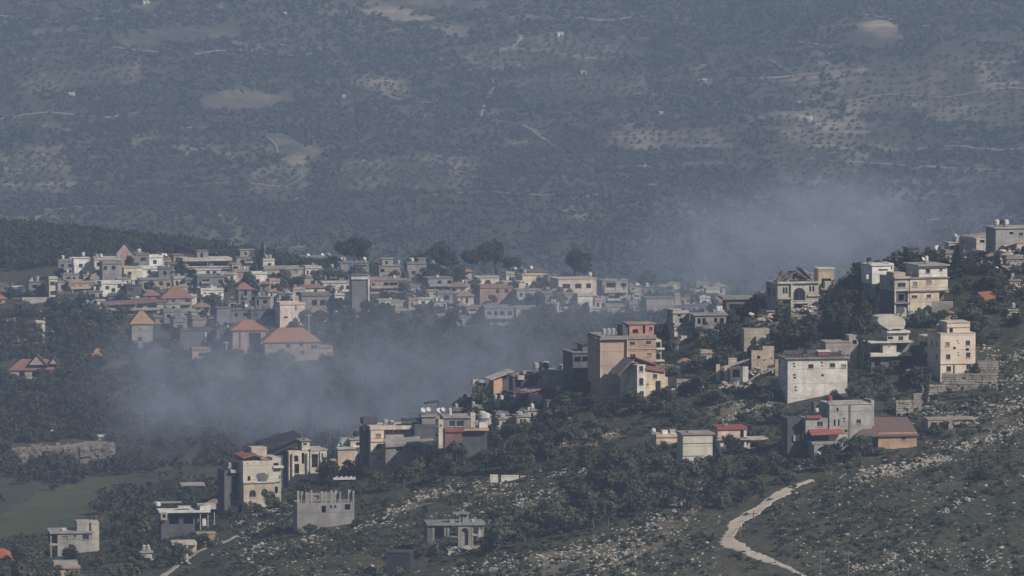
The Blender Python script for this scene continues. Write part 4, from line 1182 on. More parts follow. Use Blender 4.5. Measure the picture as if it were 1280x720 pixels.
# lower left
B = Bld('terrace_house', 'flat white roofed house with a white domed kiosk on top', 200, 271, 668, 8, 40, ref='the flat house with a white domed kiosk')
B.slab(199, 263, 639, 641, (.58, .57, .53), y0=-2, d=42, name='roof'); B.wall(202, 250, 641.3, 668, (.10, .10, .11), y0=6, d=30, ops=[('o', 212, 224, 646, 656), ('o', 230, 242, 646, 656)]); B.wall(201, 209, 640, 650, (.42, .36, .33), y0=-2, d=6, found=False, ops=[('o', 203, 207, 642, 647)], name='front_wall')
for u in (250.5, 260, 268): B.post(u, 641, 668, 0, .22)
B.slab(249, 272, 633, 639.3, (.38, .37, .36), y0=20, d=18, name='water_basin')
B.tank(257, 639, 12, 1.15, 1.1, None, False); B.slab(250.5, 263.5, 633.5, 638.9, (.70, .69, .66), y0=5, d=14, name='kiosk')
B.slab(253, 257.5, 649, 658, (.66, .64, .6), y0=-1, d=3, name='white_panel'); B.slab(224, 240, 634.5, 637, (.46, .40, .36), y0=14, d=10, name='rooftop_ledge'); B.slab(195, 230, 630, 632, (.3, .3, .3), y0=30, d=6, name='rear_slab'); B.tank(184, 636, 20, .7, .6, None, False); B.tank(199, 634, 20, .6, .6, None, False)
B.slab(232, 262, 611.5, 613.5, (.34, .32, .30), y0=60, d=30, name='rear_roof')
B = Bld('hut', 'orange brick hut beside the pale path', 246, 271, 684, 8, 20); B.wall(247, 269, 668, 684, (.46, .24, .12)); B.flat(246.5, 270, 667.6, (.34, .26, .2), para=False, over=.1)
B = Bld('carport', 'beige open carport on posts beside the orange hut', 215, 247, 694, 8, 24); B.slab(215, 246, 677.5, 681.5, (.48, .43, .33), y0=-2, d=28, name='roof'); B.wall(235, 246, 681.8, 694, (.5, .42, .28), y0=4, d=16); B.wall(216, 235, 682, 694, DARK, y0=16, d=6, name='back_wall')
for u in (221, 234): B.post(u, 681.6, 694, -1, .3, (.5, .48, .45))
B = Bld('house', 'grey two storey house with corner porch and square rooftop block in the valley', 62, 126, 693, 8, 50, ref='the grey valley house with a rooftop block')
B.wall(72, 115, 667, 693, (.33, .31, .30), ops=W((77, 84.5, 670.5, 676.5), (92, 95, 669, 672), (103, 111, 669, 675))); B.wall(63, 72, 667, 680, (.10, .10, .11), y0=12, d=34, found=False); B.post(64, 667, 693, 1, .25); B.slab(62, 73, 679.5, 682, CONC, y0=0, d=30, name='balcony'); B.slab(62, 117, 665, 666.9, (.32, .30, .29), y0=-2, d=54, name='roof')
B.wall(97, 114, 654, 664.9, (.38, .35, .31), y0=10, d=34, found=False, name='rooftop_block'); B.wall(114.3, 124.5, 654, 693, (.44, .40, .31), y0=8, d=30, name='lit_tower_side'); B.slab(78.5, 83.5, 661.5, 665, CREAM, y0=12, d=6, name='chimney'); B.slab(113, 114.3, 655, 665, DARK, y0=9, d=2, name='downpipe')  # paler cream block paints in the sunlit right face of the tower
B = Bld('house', 'small peach house with a grey rooftop slab at the very bottom of the view', 65.5, 101, 726, 8, 34); B.wall(66, 100, 711, 726, (.52, .38, .26), ops=[('w', 83, 88.5, 711.5, 714.5)]); B.slab(68, 98, 703, 709, (.33, .31, .27), y0=8, d=22, name='rooftop_block'); B.slab(65, 101, 709.2, 710.8, (.36, .28, .23), y0=-2, d=36, name='roof')
B = Bld('tiled_house', 'white house with a bright red roof at the picture edge', -14, 13, 706, -10, 30); B.wall(-14, 12, 697, 706, (.62, .60, .54), ops=[('o', 2, 6, 699, 703)]); B.hip(-14, 11, 697, 686.5, (.50, .10, .06), d=30)
# hill top, upper right
B = Bld('house', 'cream cube on stilts at the ridge end of the hilltop houses', 1198, 1213, 318, 12, 30); B.wall(1199, 1212, 296.5, 303, (.52, .49, .40), found=False, d=26); B.wall(1200, 1212, 304, 318, (.16, .17, .18), y0=4, d=22, ops=[('o', 1202, 1205, 306, 312), ('o', 1207, 1210, 306, 312)]); B.slab(1198, 1213, 303, 304.2, (.36, .34, .30), y0=-2, d=30, name='floor_slab'); B.tank(1197, 300, 10, .35, .6)
B = Bld('house', 'torn pinkish house with a dark shaded flank on the hilltop', 1220.5, 1240, 322, 26, 44, ref='the torn pinkish hilltop house'); B.wall(1220.5, 1239, 298, 322, (.50, .42, .37), ops=[('o', 1225, 1231, 300, 303.5), ('o', 1233, 1237, 306, 312)]); B.lean(1222, 1252, 297, 293.5, (.34, .28, .25), y0=8, d=36); B.rubble(1205, 1250, 322, 2.2, 70, (.48, .42, .37), -14, 24)
B.wall(1234, 1250, 308, 322, (.44, .38, .33), y0=-4, d=12, ops=[('o', 1238, 1244, 311, 317)]); B.lean(1240, 1262, 312, 303, (.42, .37, .33), y0=-4, d=16, name='fallen_slab')
B = Bld('house', 'wide grey flat roofed house with rooftop tanks at the hill top', 1244, 1310, 322, 10, 50, ref='the wide grey hilltop house'); B.wall(1244.5, 1310, 286.5, 322, (.30, .29, .285), ops=[('o', 1262, 1267, 290, 293), ('w', 1274, 1279, 291, 295), ('w', 1286, 1292, 291, 295)], dirt=.5); B.flat(1244, 1310, 285.8, (.36, .35, .33), para=False)
for u in (1250, 1256, 1261): B.tank(u, 284, 12 + u % 7, .55, .8)
B.lean(1252, 1276, 306, 299.5, (.50, .42, .36), y0=-14, d=12, name='fallen_slab'); B.lean(1246, 1268, 318, 312, (.45, .37, .3), y0=-10, d=12, name='fallen_slab'); B.rubble(1244, 1278, 320, 2.0, 60, (.48, .42, .36), -16, 18)
B = Bld('hut', 'small white hut with a dark door under the hilltop house', 1273, 1290, 322, 8, 22); B.wall(1274, 1290, 309, 322, (.62, .63, .64), ops=[('o', 1276.5, 1279, 311, 318)]); B.flat(1273, 1290, 308.6, WHITE, para=False)
B = Bld('house', 'low grey house with dishes at the start of the hilltop row', 1172, 1197, 324, 10, 28); B.wall(1184, 1197, 316, 324, (.46, .38, .32), ops=[('o', 1188, 1191, 317.5, 321)]); B.wall(1172, 1184, 318, 324, DGREY, y0=4, d=20); B.post(1186, 303, 318, 8, .3, (.5, .42, .34)); B.dish(1174, 317, 8, .8); B.flat(1172, 1197, 315.6, DGREY, para=False)
B = Bld('stone_wall', 'long pale boundary wall along the hilltop below the torn house', 1190, 1262, 326, 4, 4, cat='wall'); B.wall(1196, 1258, 322, 326, (.40, .36, .31), d=3)
B = Bld('tiled_hut', 'small hut with a bright orange red roof among dark trees', 1228, 1243, 382, 12, 22); B.wall(1229, 1242, 374, 382, (.4, .36, .3), d=18, y0=2); B.lean(1227, 1244, 371, 369.5, RED, y0=-5, d=26, mat=tile_mat((.55, .12, .06)), vback=4.5, t=.15); B.slab(1228, 1243.4, 370.5, 376, (.5, .13, .07), y0=-6.5, d=1.3, name='roof_apron', mat=tile_mat((.55, .12, .06)))
# ------------------------------------------------------------------ the village on the middle hill
def mid(label, u0, u1, vt, vb, c, roof='flat', th=None, ops=None, rt=None, rc=RED, name='house', ref=None, step=None, bal=False, tank=0, dpx=None, rl=None):
    th = random.choice([8, 11, 14, 18]) if th is None else th
    d = dpx or max(14, min(34, (u1 - u0) * .9))
    B = Bld(name, label, u0, u1, vb, th, d, zone=MID, ref=ref)
    auto = ops is None
    if ops is None:
        ops = []
        h = vb - vt
        nst = max(1, round(h / 11.5))
        for k in range(nst):
            t0 = vt + h * k / nst
            n_ = max(1, int((u1 - u0) / 9))
            for i in range(n_):
                if random.random() < .78:
                    x = u0 + (i + .5) * (u1 - u0) / n_ + random.uniform(-1, 1)
                    ww = random.choice([1.9, 2.2, 2.6, 3.2])
                    ops.append(('w' if random.random() < .45 else 'o', x - ww, x + ww, t0 + 3.0, t0 + 3.0 + min(5.0, h / nst - 4.5)))
    else:
        ops = [o if len(o) == 5 else ('w', o[0] - 2.3, o[0] + 2.3, o[1] - 2.3, o[1] + 2.7) for o in ops]
    c = tuple(min(.78, x * (1.12 if sum(c) > 1.3 else .78)) for x in c)
    W_ = u1 - u0
    loggia = []
    if auto and W_ > 15 and random.random() < .7:
        h = vb - vt
        nst = max(1, round(h / 11.5))
        for k in range(nst):
            if random.random() < .65:
                a = u0 + random.uniform(.06, .45) * W_
                b_ = min(u1 - 1.5, a + random.uniform(.3, .5) * W_)
                t0 = vt + h * k / nst
                ops = [o for o in ops if o[2] < a - .6 or o[1] > b_ + .6 or o[3] < t0 or o[3] > t0 + h / nst]
                ops.append(('o', a, b_, t0 + 2.2, t0 + h / nst - 2.6))
                loggia.append((a, b_, t0 + h / nst - 2.6))
    B.wall(u0, u1, vt, vb, c, ops=ops, sill=False)
    for a, b_, z in loggia:
        B.slab(a - .8, b_ + .8, z - 2.4, z + .5, tuple(min(.6, x * 1.2) for x in c), y0=-3.6, d=3.4, name='balcony')
        B.post(a + .2, z - 8, z - 2.5, -3.2, .22, c)
    if auto and roof == 'flat' and random.random() < .75:
        for q in range(random.randint(1, 4)):
            x = random.uniform(u0 + 1, u1 - 2)
            if random.random() < .5:
                B.slab(x, x + random.uniform(1.5, 5), vt - random.uniform(2.5, 6), vt - .9, random.choice([(.5, .48, .42), (.2, .2, .2), (.34, .26, .2), (.1, .1, .11)]), y0=random.uniform(4, 10), d=random.uniform(3, 8), name='rooftop_store')
            else:
                B.post(x, vt - random.uniform(2.5, 5), vt - .9, random.uniform(1, 9), .25, (.42, .40, .36))
    if roof == 'flat':
        B.flat(u0, u1, vt, tuple(x * .8 for x in c), para=random.random() < .6)
    elif roof == 'hip':
        B.hip(u0 - 1, u1 + 1, vt, rt, rc, rl=rl)
    elif roof == 'gable':
        B.gable(u0 - .5, u1 + .5, vt, rt, rc, c)
    if step:
        a, b_, t = step
        B.wall(a, b_, t, vt - .9, c, y0=4, d=d * .6, found=False, ops=[('o', a + (b_ - a) * .3, a + (b_ - a) * .3 + 3, t + 2.5, vt - 3)], name='rooftop_room', sill=False)
        B.flat(a, b_, t, c, y0=4, d=d * .6, para=False)
    if bal:
        zz = vb - (vb - vt) * .45
        B.slab(u0 + 1, u1 - 1, zz - 3.2, zz, tuple(min(.7, x * 1.15) for x in c), y0=-5, d=4.7, name='balcony')
        for u in np.linspace(u0 + 2, u1 - 2, 3):
            B.post(float(u), vt, zz - 3.2, -4.6, .25, c)
    for k in range(tank):
        u = random.uniform(u0 + 2, u1 - 2)
        (B.tank if random.random() < .7 else B.dish)(u, vt - 1.2 if roof == 'flat' else rt, random.uniform(6, 14), .6)
    return B
M_ = [
 ('pale grey house with a white rooftop tank and white balcony', 73, 92, 327, 346, (.34, .33, .32), dict(bal=True, tank=2)),
 ('tall stepped white house with two dark windows facing the valley', 92, 112, 323, 347, (.70, .68, .63), dict(ops=[(101, 332), (102, 341.5)], tank=1, ref='the stepped white house')),
 ('narrow cream house with two window rows at the village edge', 61.5, 72, 349, 372, (.56, .53, .43), dict(ops=[(65, 354), (68, 354), (65, 366), (68, 366)])),
 ('low cream wing beside the narrow cream house', 72.5, 86, 353, 370, (.46, .41, .36), dict()),
 ('orange beige slab house with a red stripe near the power pole', 86, 118, 354, 367, (.50, .38, .26), dict(bal=True)),
 ('bright white broken house far at the village edge', 11, 28, 359, 370, (.62, .60, .53), dict()),
 ('small grey house with white scraps on its roof', 36, 51, 353, 371, (.25, .25, .26), dict(tank=2)),
 ('dark grey house under the tan retaining wall', 71, 96, 369, 383, (.16, .16, .17), dict()),
 ('red roofed house cut by the picture edge', -8, 6, 373, 380, (.36, .28, .25), dict(roof='hip', rt=367)),
 ('tiny beige hut on the bushy slope', 104, 116, 383, 391, (.42, .40, .33), dict(tank=1)),
 ('long white house with many rooftop tanks on the village skyline', 118, 150, 325, 346, (.54, .51, .44), dict(bal=True, tank=3)),
 ('house with a steep pink red gable facing the valley', 145, 168, 318, 334, (.52, .38, .30), dict(roof='gable', rt=303.5, rc=(.42, .12, .09), th=9, ref='the steep pink gable house')),
 ('grey two storey house with dark side below the long white house', 128, 152, 330, 356, (.34, .33, .33), dict(ops=[(131.5, 335), (142, 334.5), (133, 349)])),
 ('bright white cube with a single square window', 185, 203, 322, 334, (.70, .69, .66), dict(ops=[(193.5, 327.5)])),
 ('pale grey cube joined to the bright white cube', 203.5, 214, 324, 334, (.44, .42, .40), dict(tank=2)),
 ('cream house with a deep dark terrace', 155, 178, 335, 351, (.52, .47, .37), dict(ops=[(162, 342)])),
 ('white house with one small window under the white cube', 177, 198, 336, 348, (.64, .62, .56), dict(ops=[(186.5, 340)])),
 ('grey block standing beside the small windowed white house', 198.5, 213, 336, 352, (.26, .26, .27), dict()),
 ('long beige house with three windows above the red roofs', 176, 214, 350, 364, (.42, .38, .32), dict(ops=[(182, 355.5), (201, 354.5), (210, 356)], ref='the long beige house above red roofs')),
 ('white house with four scattered windows mid village', 127, 158, 355, 371, (.60, .58, .52), dict(ops=[(134, 359.5), (149, 357.8), (141.5, 362.8), (153, 360)])),
 ('dark open shed next to the white house with scattered windows', 158.5, 177, 357, 375, (.13, .13, .14), dict()),
 ('small square house under a pale red pyramid roof', 181, 199, 369, 379, (.44, .40, .32), dict(roof='hip', rt=362.5, rc=(.36, .11, .10))),
 ('large house under a broad red pyramid roof mid village', 203, 240, 372, 388, (.38, .33, .28), dict(roof='hip', rt=358, rc=(.40, .11, .09), bal=True, ref='the broad red pyramid roof')),
 ('cream corner house with a square black window beside the broad red roof', 232, 246, 371, 384, (.52, .46, .38), dict(ops=[(238, 379)])),
 ('low cream house with arched openings below the broad red roof', 196, 225, 380, 392, (.46, .43, .34), dict(ops=[('ao', 203, 209, 383, 390), ('ao', 214, 220, 383, 390)])),
 ('plain grey house below the arched openings', 205, 226, 390, 406, (.30, .28, .26), dict()),
 ('cream flat house with a long dark ledge', 226, 247, 390, 404, (.44, .41, .35), dict(bal=True)),
 ('tan orange house behind the large flat terrace house', 217, 229, 319, 333, (.48, .30, .22), dict()),
 ('long two deck terrace house with cream slabs', 229, 288, 326, 346, (.26, .25, .25), dict(bal=True, dpx=26, ops=[('o', 236, 262, 329, 335), ('o', 266, 284, 329, 335)], step=(247, 261, 314), ref='the two deck terrace house')),
 ('white walled house with double windows under the terrace house', 246, 276, 338, 352, (.56, .50, .47), dict(ops=[(260, 341), (268, 341.5)])),
 ('grey unplastered house with dark patches mid village', 247, 280, 347, 366, (.25, .25, .26), dict()),
 ('beige house with a narrow upper storey near the cypress', 296, 320, 322, 340, (.40, .36, .34), dict(step=(301, 318, 313), tank=1)),
 ('irregular cream house beside the tall cypress', 329, 343, 326, 342, (.52, .48, .39), dict(tank=2)),
 ('small white house with one dark window near the red slab roof', 313, 334, 343, 357, (.58, .56, .52), dict(ops=[(322, 351.5)])),
 ('narrow grey tower house under a red tiled cap', 298, 314, 361, 388, (.27, .26, .27), dict(roof='hip', rt=353.5, rc=(.42, .10, .10))),
 ('white balcony house with two dark bays', 251, 279, 363, 377, (.54, .53, .49), dict(bal=True)),
 ('flat olive grey house behind the bushes', 272, 296, 377, 388, (.34, .34, .29), dict()),
 ('tall blank grey block in the village centre', 271, 288, 385, 414, (.24, .24, .26), dict(ops=[], ref='the tall blank grey block')),
 ('grey house with white scaffolding bits on the roof', 288.5, 314, 388, 404, (.22, .22, .23), dict(tank=3)),
 ('dark wide house behind the red pyramid house', 314, 347, 388, 404, (.14, .145, .16), dict()),
 ('long cream house with four square windows on the skyline', 330, 379, 337, 354, (.46, .43, .36), dict(ops=[(334, 344), (349, 343.5), (357, 340), (370, 339.5)], ref='the long cream skyline house')),
 ('low grey skyline house with white tanks along its roof', 378, 421, 324, 336, (.36, .35, .32), dict(tank=4)),
 ('cream house with a thin red roof trim', 379, 409, 359, 371, (.52, .49, .38), dict(roof='hip', rt=356, rc=(.42, .12, .10))),
 ('grey brown house with two large black windows', 377, 418, 370, 392, (.30, .27, .25), dict(ops=[('o', 390, 396, 375, 382), ('o', 400, 407, 375, 382)])),
 ('white arcaded wing beside the grey brown house', 418.5, 441, 369, 390, (.56, .52, .46), dict(ops=[('ao', 420, 422.5, 373, 381), ('ao', 425, 427.5, 373, 381), ('ao', 430, 434, 373, 381)], step=(420, 428, 361))),
 ('peach white house with a red stripe and broken lower wall', 350, 381, 381, 409, (.64, .52, .42), dict(ops=[('o', 355, 360, 395.5, 398), ('o', 375, 382, 390, 404)], ref='the peach white house with a red stripe')),
 ('big dark grey building with a pale frame around its blank wall', 440, 462, 349, 390, (.20, .20, .215), dict(ops=[], step=(441, 462, 344), ref='the big dark grey building with a pale frame')),
 ('long thin white slab house above the grey brown house', 404, 441, 354, 366, (.52, .50, .46), dict()),
 ('cluttered grey house full of tanks on the skyline', 425, 461, 329, 348, (.30, .29, .29), dict(tank=5, bal=True)),
 ('long pink and beige row house with pale columns', 461.5, 509, 351, 368, (.42, .31, .28), dict(bal=True)),
 ('beige house behind the pink row house', 474, 502, 333, 351, (.40, .37, .31), dict(step=(478, 492, 324), tank=2)),
 ('grey pink two storey house with a white roof terrace', 509, 533, 330, 352, (.33, .30, .31), dict(ops=[(517, 341), (526.5, 338)], tank=3, bal=False, step=(524, 533, 324), ref='the grey pink house with a white roof terrace')),
 ('cream cube with one dark window half in smoke', 522, 546, 374, 387, (.54, .50, .40), dict(ops=[(529, 378.5)])),
 ('low cream ruin fading in the smoke', 488, 510, 389, 401, (.44, .40, .33), dict()),
 ('grey houses row end with pale posts', 535, 566, 348, 366, (.32, .31, .32), dict(bal=True)),
 ('faint grey house behind the smoke below the pale posts', 547, 566, 367, 380, (.34, .32, .32), dict()),
 ('cream topped long house on the skyline beside dark pines', 596, 624, 347, 360, (.60, .51, .36), dict(tank=1)),
 ('orange house with a shaded left end', 600, 641, 360, 381, (.48, .29, .20), dict(ref='the orange house', ops=[(622, 364), (633, 364)])),
 ('low orange hut joined to the orange house', 585, 601, 352, 362, (.50, .30, .22), dict(ops=[])),
 ('cream low house with a terrace beside the bright cream box', 630, 656, 353, 366, (.56, .45, .34), dict()),
 ('bright cream box house with broad blank wall', 653, 682, 344, 361, (.62, .52, .37), dict(ops=[('o', 657, 660, 354, 357)], ref='the bright cream box house', tank=2)),
 ('dark flat house behind the bright cream box', 643, 684, 340, 352, (.26, .25, .25), dict(dpx=20, tank=3)),
 ('white balconied house below the bright cream box', 646, 676, 363, 384, (.44, .43, .42), dict(bal=True)),
 ('pinkish low house half lost in smoke', 645, 680, 385, 398, (.44, .36, .32), dict()),
 ('pinkish brick house beside the bright cream box', 682.5, 697, 344, 362, (.38, .27, .24), dict()),
 ('peach house with a long roof line and square windows', 698, 746, 349, 372, (.56, .44, .34), dict(ops=[('o', 719, 727, 355, 361), ('o', 703, 713, 355, 361), ('o', 733, 739, 355, 361)], tank=1, ref='the peach house with square windows')),
 ('pale frame of a house under the peach house', 700, 726, 368, 388, (.46, .43, .37), dict(bal=True)),
 ('plain cream white box in front of the peach house', 722, 741, 370, 391, (.58, .54, .46), dict(ops=[])),
 ('pale unfinished frame house dimmed by smoke', 753, 785, 351, 378, (.44, .42, .38), dict(bal=True, ref='the pale unfinished frame house')),
 ('small pale house beside the unfinished frame', 785.5, 801, 358, 376, (.44, .41, .37), dict()),
 ('low pink wall house in front of the unfinished frame', 757, 784, 384, 393, (.44, .38, .37), dict()),
 ('low peach house at the smoke edge', 777, 802, 390, 400, (.48, .38, .31), dict(ops=[])),
 ('pale blank block behind the near tree crown', 808, 843, 373, 395, (.40, .35, .34), dict(ops=[])),
 ('narrow cream wing of the pale blank block', 843.5, 850, 369, 388, (.48, .41, .32), dict(ops=[])),
 ('cream house above a dark tree in the smoke', 870, 887, 355, 366, (.52, .43, .34), dict(tank=1)),
 ('cream stepped house in the smoke by the spur', 883, 900, 361, 378, (.54, .46, .36), dict(ops=[])),
 ('pale orange roofed house in the smoke by the spur', 893, 907, 358, 372, (.50, .42, .36), dict(roof='hip', rt=353, rc=(.42, .18, .12))),
 ('tiny cream house high in the smoke', 835, 850, 356, 365, (.48, .42, .36), dict(ops=[])),
 ('grey house with an orange roof rising from the smoke', 165, 191, 404, 437, (.36, .33, .31), dict(roof='hip', rt=389.5, rc=(.55, .17, .09), th=10, ops=[(174, 412), (175, 424)], name='tower_house', ref='the grey tower house with an orange roof')),
 ('narrow grey house beside the smoke', 217, 234, 403, 432, (.26, .25, .26), dict()),
 ('long beige house behind a cypress', 219, 258, 400, 417, (.32, .29, .27), dict()),
 ('dark house with two white framed windows near the red shed', 225, 272, 414, 437, (.14, .145, .16), dict(ops=[('o', 258, 264, 418, 424), ('w', 270, 271.5, 418, 424)])),
 ('pink shed with a red awning', 240, 263, 438, 449, (.48, .30, .28), dict(ops=[('o', 248, 260, 441, 446)])),
 ('grey shed house with a white porch beside the red pyramid house', 271, 291, 412, 438, (.17, .175, .19), dict()),
 ('square house under a bright red pyramid roof', 291, 332, 412, 444, (.46, .33, .27), dict(roof='hip', rt=400.5, rc=(.48, .12, .075), th=9, ops=[('o', 311, 326, 416, 432)], name='tiled_house', ref='the bright red pyramid roof')),
 ('big tan house with a wide orange red hip roof and six windows', 331, 399, 427, 453, (.43, .31, .22), dict(roof='hip', rt=411, rc=(.48, .13, .08), th=7, dpx=40, ops=[(337.5, 433), (360, 432.5), (376.5, 430.5), (338.5, 443.5), (360, 443), (378, 441), (391, 434), (395, 434)], name='tiled_house', ref='the big tan house with a wide hip roof')),
 ('pinkish annexe beside the big tan house', 399.5, 416, 435, 446, (.40, .30, .28), dict(ops=[])),
 ('wide house with red hip roof and a raised centre gable', 13, 73, 462, 474, (.44, .41, .34), dict(roof='hip', rt=450, rc=(.36, .10, .085), th=6, dpx=30, ops=[('o', 24, 31, 464, 471), ('o', 40, 47, 464, 471), ('o', 56, 61, 464, 471)], name='tiled_house', ref='the wide red roofed house with a gable')),
 ('little orange red roofed house among valley trees', 115, 130, 445, 452, (.36, .32, .28), dict(roof='hip', rt=436, rc=(.52, .16, .08), ops=[])),
 ('pale cream ruin standing in the scrub', 45, 56, 404, 416, (.58, .54, .42), dict(ops=[('o', 48, 51, 410, 415)])),
 ('low cream ruin base in the scrub', 42, 55, 421, 429, (.50, .46, .36), dict(ops=[])),
 ('grey roofed house at the village edge near the scrub', 22, 40, 383, 392, (.34, .31, .29), dict()),
 ('long house under a red strip roof with pale columns', 130, 208, 380, 395, (.36, .33, .30), dict(bal=True, dpx=22, ops=[('o', 140, 150, 383, 393), ('o', 158, 166, 383, 393), ('o', 170, 178, 383, 393), ('o', 184, 192, 383, 393)], ref='the long red strip roof')),
 ('white end house joined to the red strip roof', 121.5, 131, 376, 387, (.62, .61, .58), dict(ops=[('o', 125, 129, 379, 384)])),
 ('small grey house at the top of the lane', 406, 430, 338, 350, (.33, .32, .30), dict(tank=1)),
 ('faint pinkish house in the smoke under the orange house', 583, 606, 384, 404, (.36, .31, .31), dict()),
 ('faint grey white house in the smoke beside the orange house', 606, 642, 386, 408, (.34, .33, .34), dict(bal=True)),
 ('faint long house near the lower smoke', 548, 582, 397, 412, (.33, .32, .32), dict()),
 ('grey flat house between the white cube and the terrace house', 160, 186, 319, 334, (.26, .25, .27), dict(tank=2)),
 ('low pale house behind the two deck terrace house', 290, 300, 330, 346, (.44, .41, .36), dict()),
 ('cream low block below the long cream skyline house', 372, 397, 348, 358, (.44, .40, .34), dict()),
]
for lab, u0, u1, vt, vb, c, kw in M_:
    B = mid(lab, u0, u1, vt, vb, c, **kw)
    if lab.startswith('wide house with red'):
        B.gable(36, 58, 456, 443.5, (.36, .10, .085), (.40, .3, .25), y0=-3, d=22)
        B.gable(62, 74, 455, 446.5, (.36, .10, .085), (.40, .3, .25), y0=-2, d=20)
    if lab.startswith('long house under a red'):
        B.lean(129, 209, 381, 377.5, RED, y0=-4, d=26, mat=tile_mat((.34, .10, .10)), vback=3, name='tiled_roof')
    if lab.startswith('tall stepped white'):
        B.slab(92.5, 98, 331, 347, (.68, .66, .62), y0=-3, d=12, name='side_wing')
    if lab.startswith('big dark grey building'):
        B.slab(459.6, 461.8, 344, 390, (.60, .55, .47), y0=-2, d=1.8, name='frame_post'); B.slab(439, 462, 346, 349, (.56, .54, .50), y0=-2, d=24, name='frame_beam')
    if lab.startswith('peach white house'):
        B.slab(369.5, 371, 381, 388, (.5, .12, .1), y0=-.8, d=.7, name='red_stripe')
    if lab.startswith('dark house with two white'):
        B.slab(256, 257.5, 416, 429, WHITE, y0=-.8, d=.7, name='frame_post'); B.slab(266, 271, 424, 427, WHITE, y0=-2, d=2, name='balcony')
    if lab.startswith('square house under a bright'):
        B.slab(299.5, 301.5, 412, 444, (.30, .10, .08), y0=-1, d=.9, name='drainpipe')
    if lab.startswith('long two deck'):
        B.slab(228, 289, 322.6, 326.4, (.50, .46, .38), y0=-4, d=32, name='upper_deck'); B.slab(229, 288, 333, 336, (.5, .45, .36), y0=-5, d=4.8, name='deck_edge')
    if lab.startswith('cream topped long'):
        B.slab(590, 597, 350, 358, (.48, .3, .22), y0=2, d=10, name='side_wing')
# the many small houses packed between the named ones; their labels come with the trees' below
HLIST = []
def filler(zone, u0, v0, w_, h_, c, words, group, small):
    B = Bld('house', words, u0, u0 + w_, v0, random.choice([-12, 6, 10, 14, 20]), w_ * random.uniform(.7, 1.1), zone=zone)
    st = 11.5 if zone is MID else 17
    ops = []
    for k in range(max(1, round(h_ / st))):
        t0 = v0 - h_ + k * st
        x = u0 + random.uniform(1.2, 4)
        while x < u0 + w_ - 3:
            ww = random.choice([2.2, 2.6, 3.2, 5.5])
            ops.append((random.choice('wwooo'), x, min(x + ww, u0 + w_ - 1), t0 + 2.6, min(v0 - 1, t0 + st - random.choice([4, 3.4, 1.5]))))
            x += ww + random.uniform(2.5, 6)
    B.wall(u0, u0 + w_, v0 - h_, v0, c, ops=ops, sill=False)
    t = random.random()
    if t < .14:
        B.hip(u0 - .5, u0 + w_ + .5, v0 - h_, v0 - h_ - w_ * .28, (.40, .14, .10))
    else:
        B.flat(u0, u0 + w_, v0 - h_, tuple(x * .8 for x in c), para=t < .6)
        for q in range(random.randint(0, 3)):
            x = random.uniform(u0 + 1, u0 + w_ - 2)
            if random.random() < .6:
                B.slab(x, min(x + random.uniform(2, 6), u0 + w_), v0 - h_ - random.uniform(2.5, 6), v0 - h_ - .9, random.choice([(.5, .48, .42), (.2, .2, .2), (.34, .26, .2), (.1, .1, .11)]), y0=random.uniform(1, 5), d=random.uniform(3, 7), name='rooftop_store')
            else:
                B.tank(x, v0 - h_ - .9, random.uniform(3, 8), .42, .7)
    if random.random() < .5:
        a = u0 + random.uniform(0, w_ * .4)
        z = v0 - h_ * random.choice([.35, .5]) 
        B.slab(a, a + w_ * .5, z - 2, z + .6, tuple(min(.6, x * 1.15) for x in c), y0=-3.5, d=3.3, name='balcony')
    return B
FPOS = []
HB = [(q[1], q[2], q[3], q[4]) for q in M_]
def ok(u0, u1, vt, vb, lim):
    for a, b_, c_, d_ in HB + FPOS:
        ix = min(u1, b_) - max(u0, a); iy = min(vb, d_) - max(vt, c_)
        if ix > 0 and iy > 0 and ix * iy > lim * (u1 - u0) * (vb - vt):
            return False
    return True
PAL = [((.36, .34, .31), 'small beige house'), ((.50, .47, .40), 'small cream house'), ((.22, .22, .23), 'small dark house'), ((.56, .54, .50), 'small whitish house'), ((.44, .35, .28), 'small tan house'), ((.30, .28, .26), 'small brown house')]
tr = 0
while len(FPOS) < 62 and tr < 6000:
    tr += 1
    u = random.uniform(60, 905)
    top = float(np.interp(u, [60, 130, 300, 450, 600, 750, 905], [352, 334, 338, 345, 350, 362, 374]))
    bot = float(np.interp(u, [60, 130, 200, 300, 400, 480, 600, 750, 905], [372, 380, 412, 432, 402, 396, 408, 402, 392]))
    v = random.uniform(top, bot)
    w_, h_ = random.uniform(9, 22), random.uniform(8, 17)
    if ok(u, u + w_, v - h_, v, .22):
        FPOS.append((u, u + w_, v - h_, v))
for a, b_, c_, d_ in FPOS:
    col, words = random.choice(PAL)
    HLIST.append((filler(MID, a, d_, b_ - a, d_ - c_, col, words, '', True), (a + b_) / 2, d_ - 6, words))
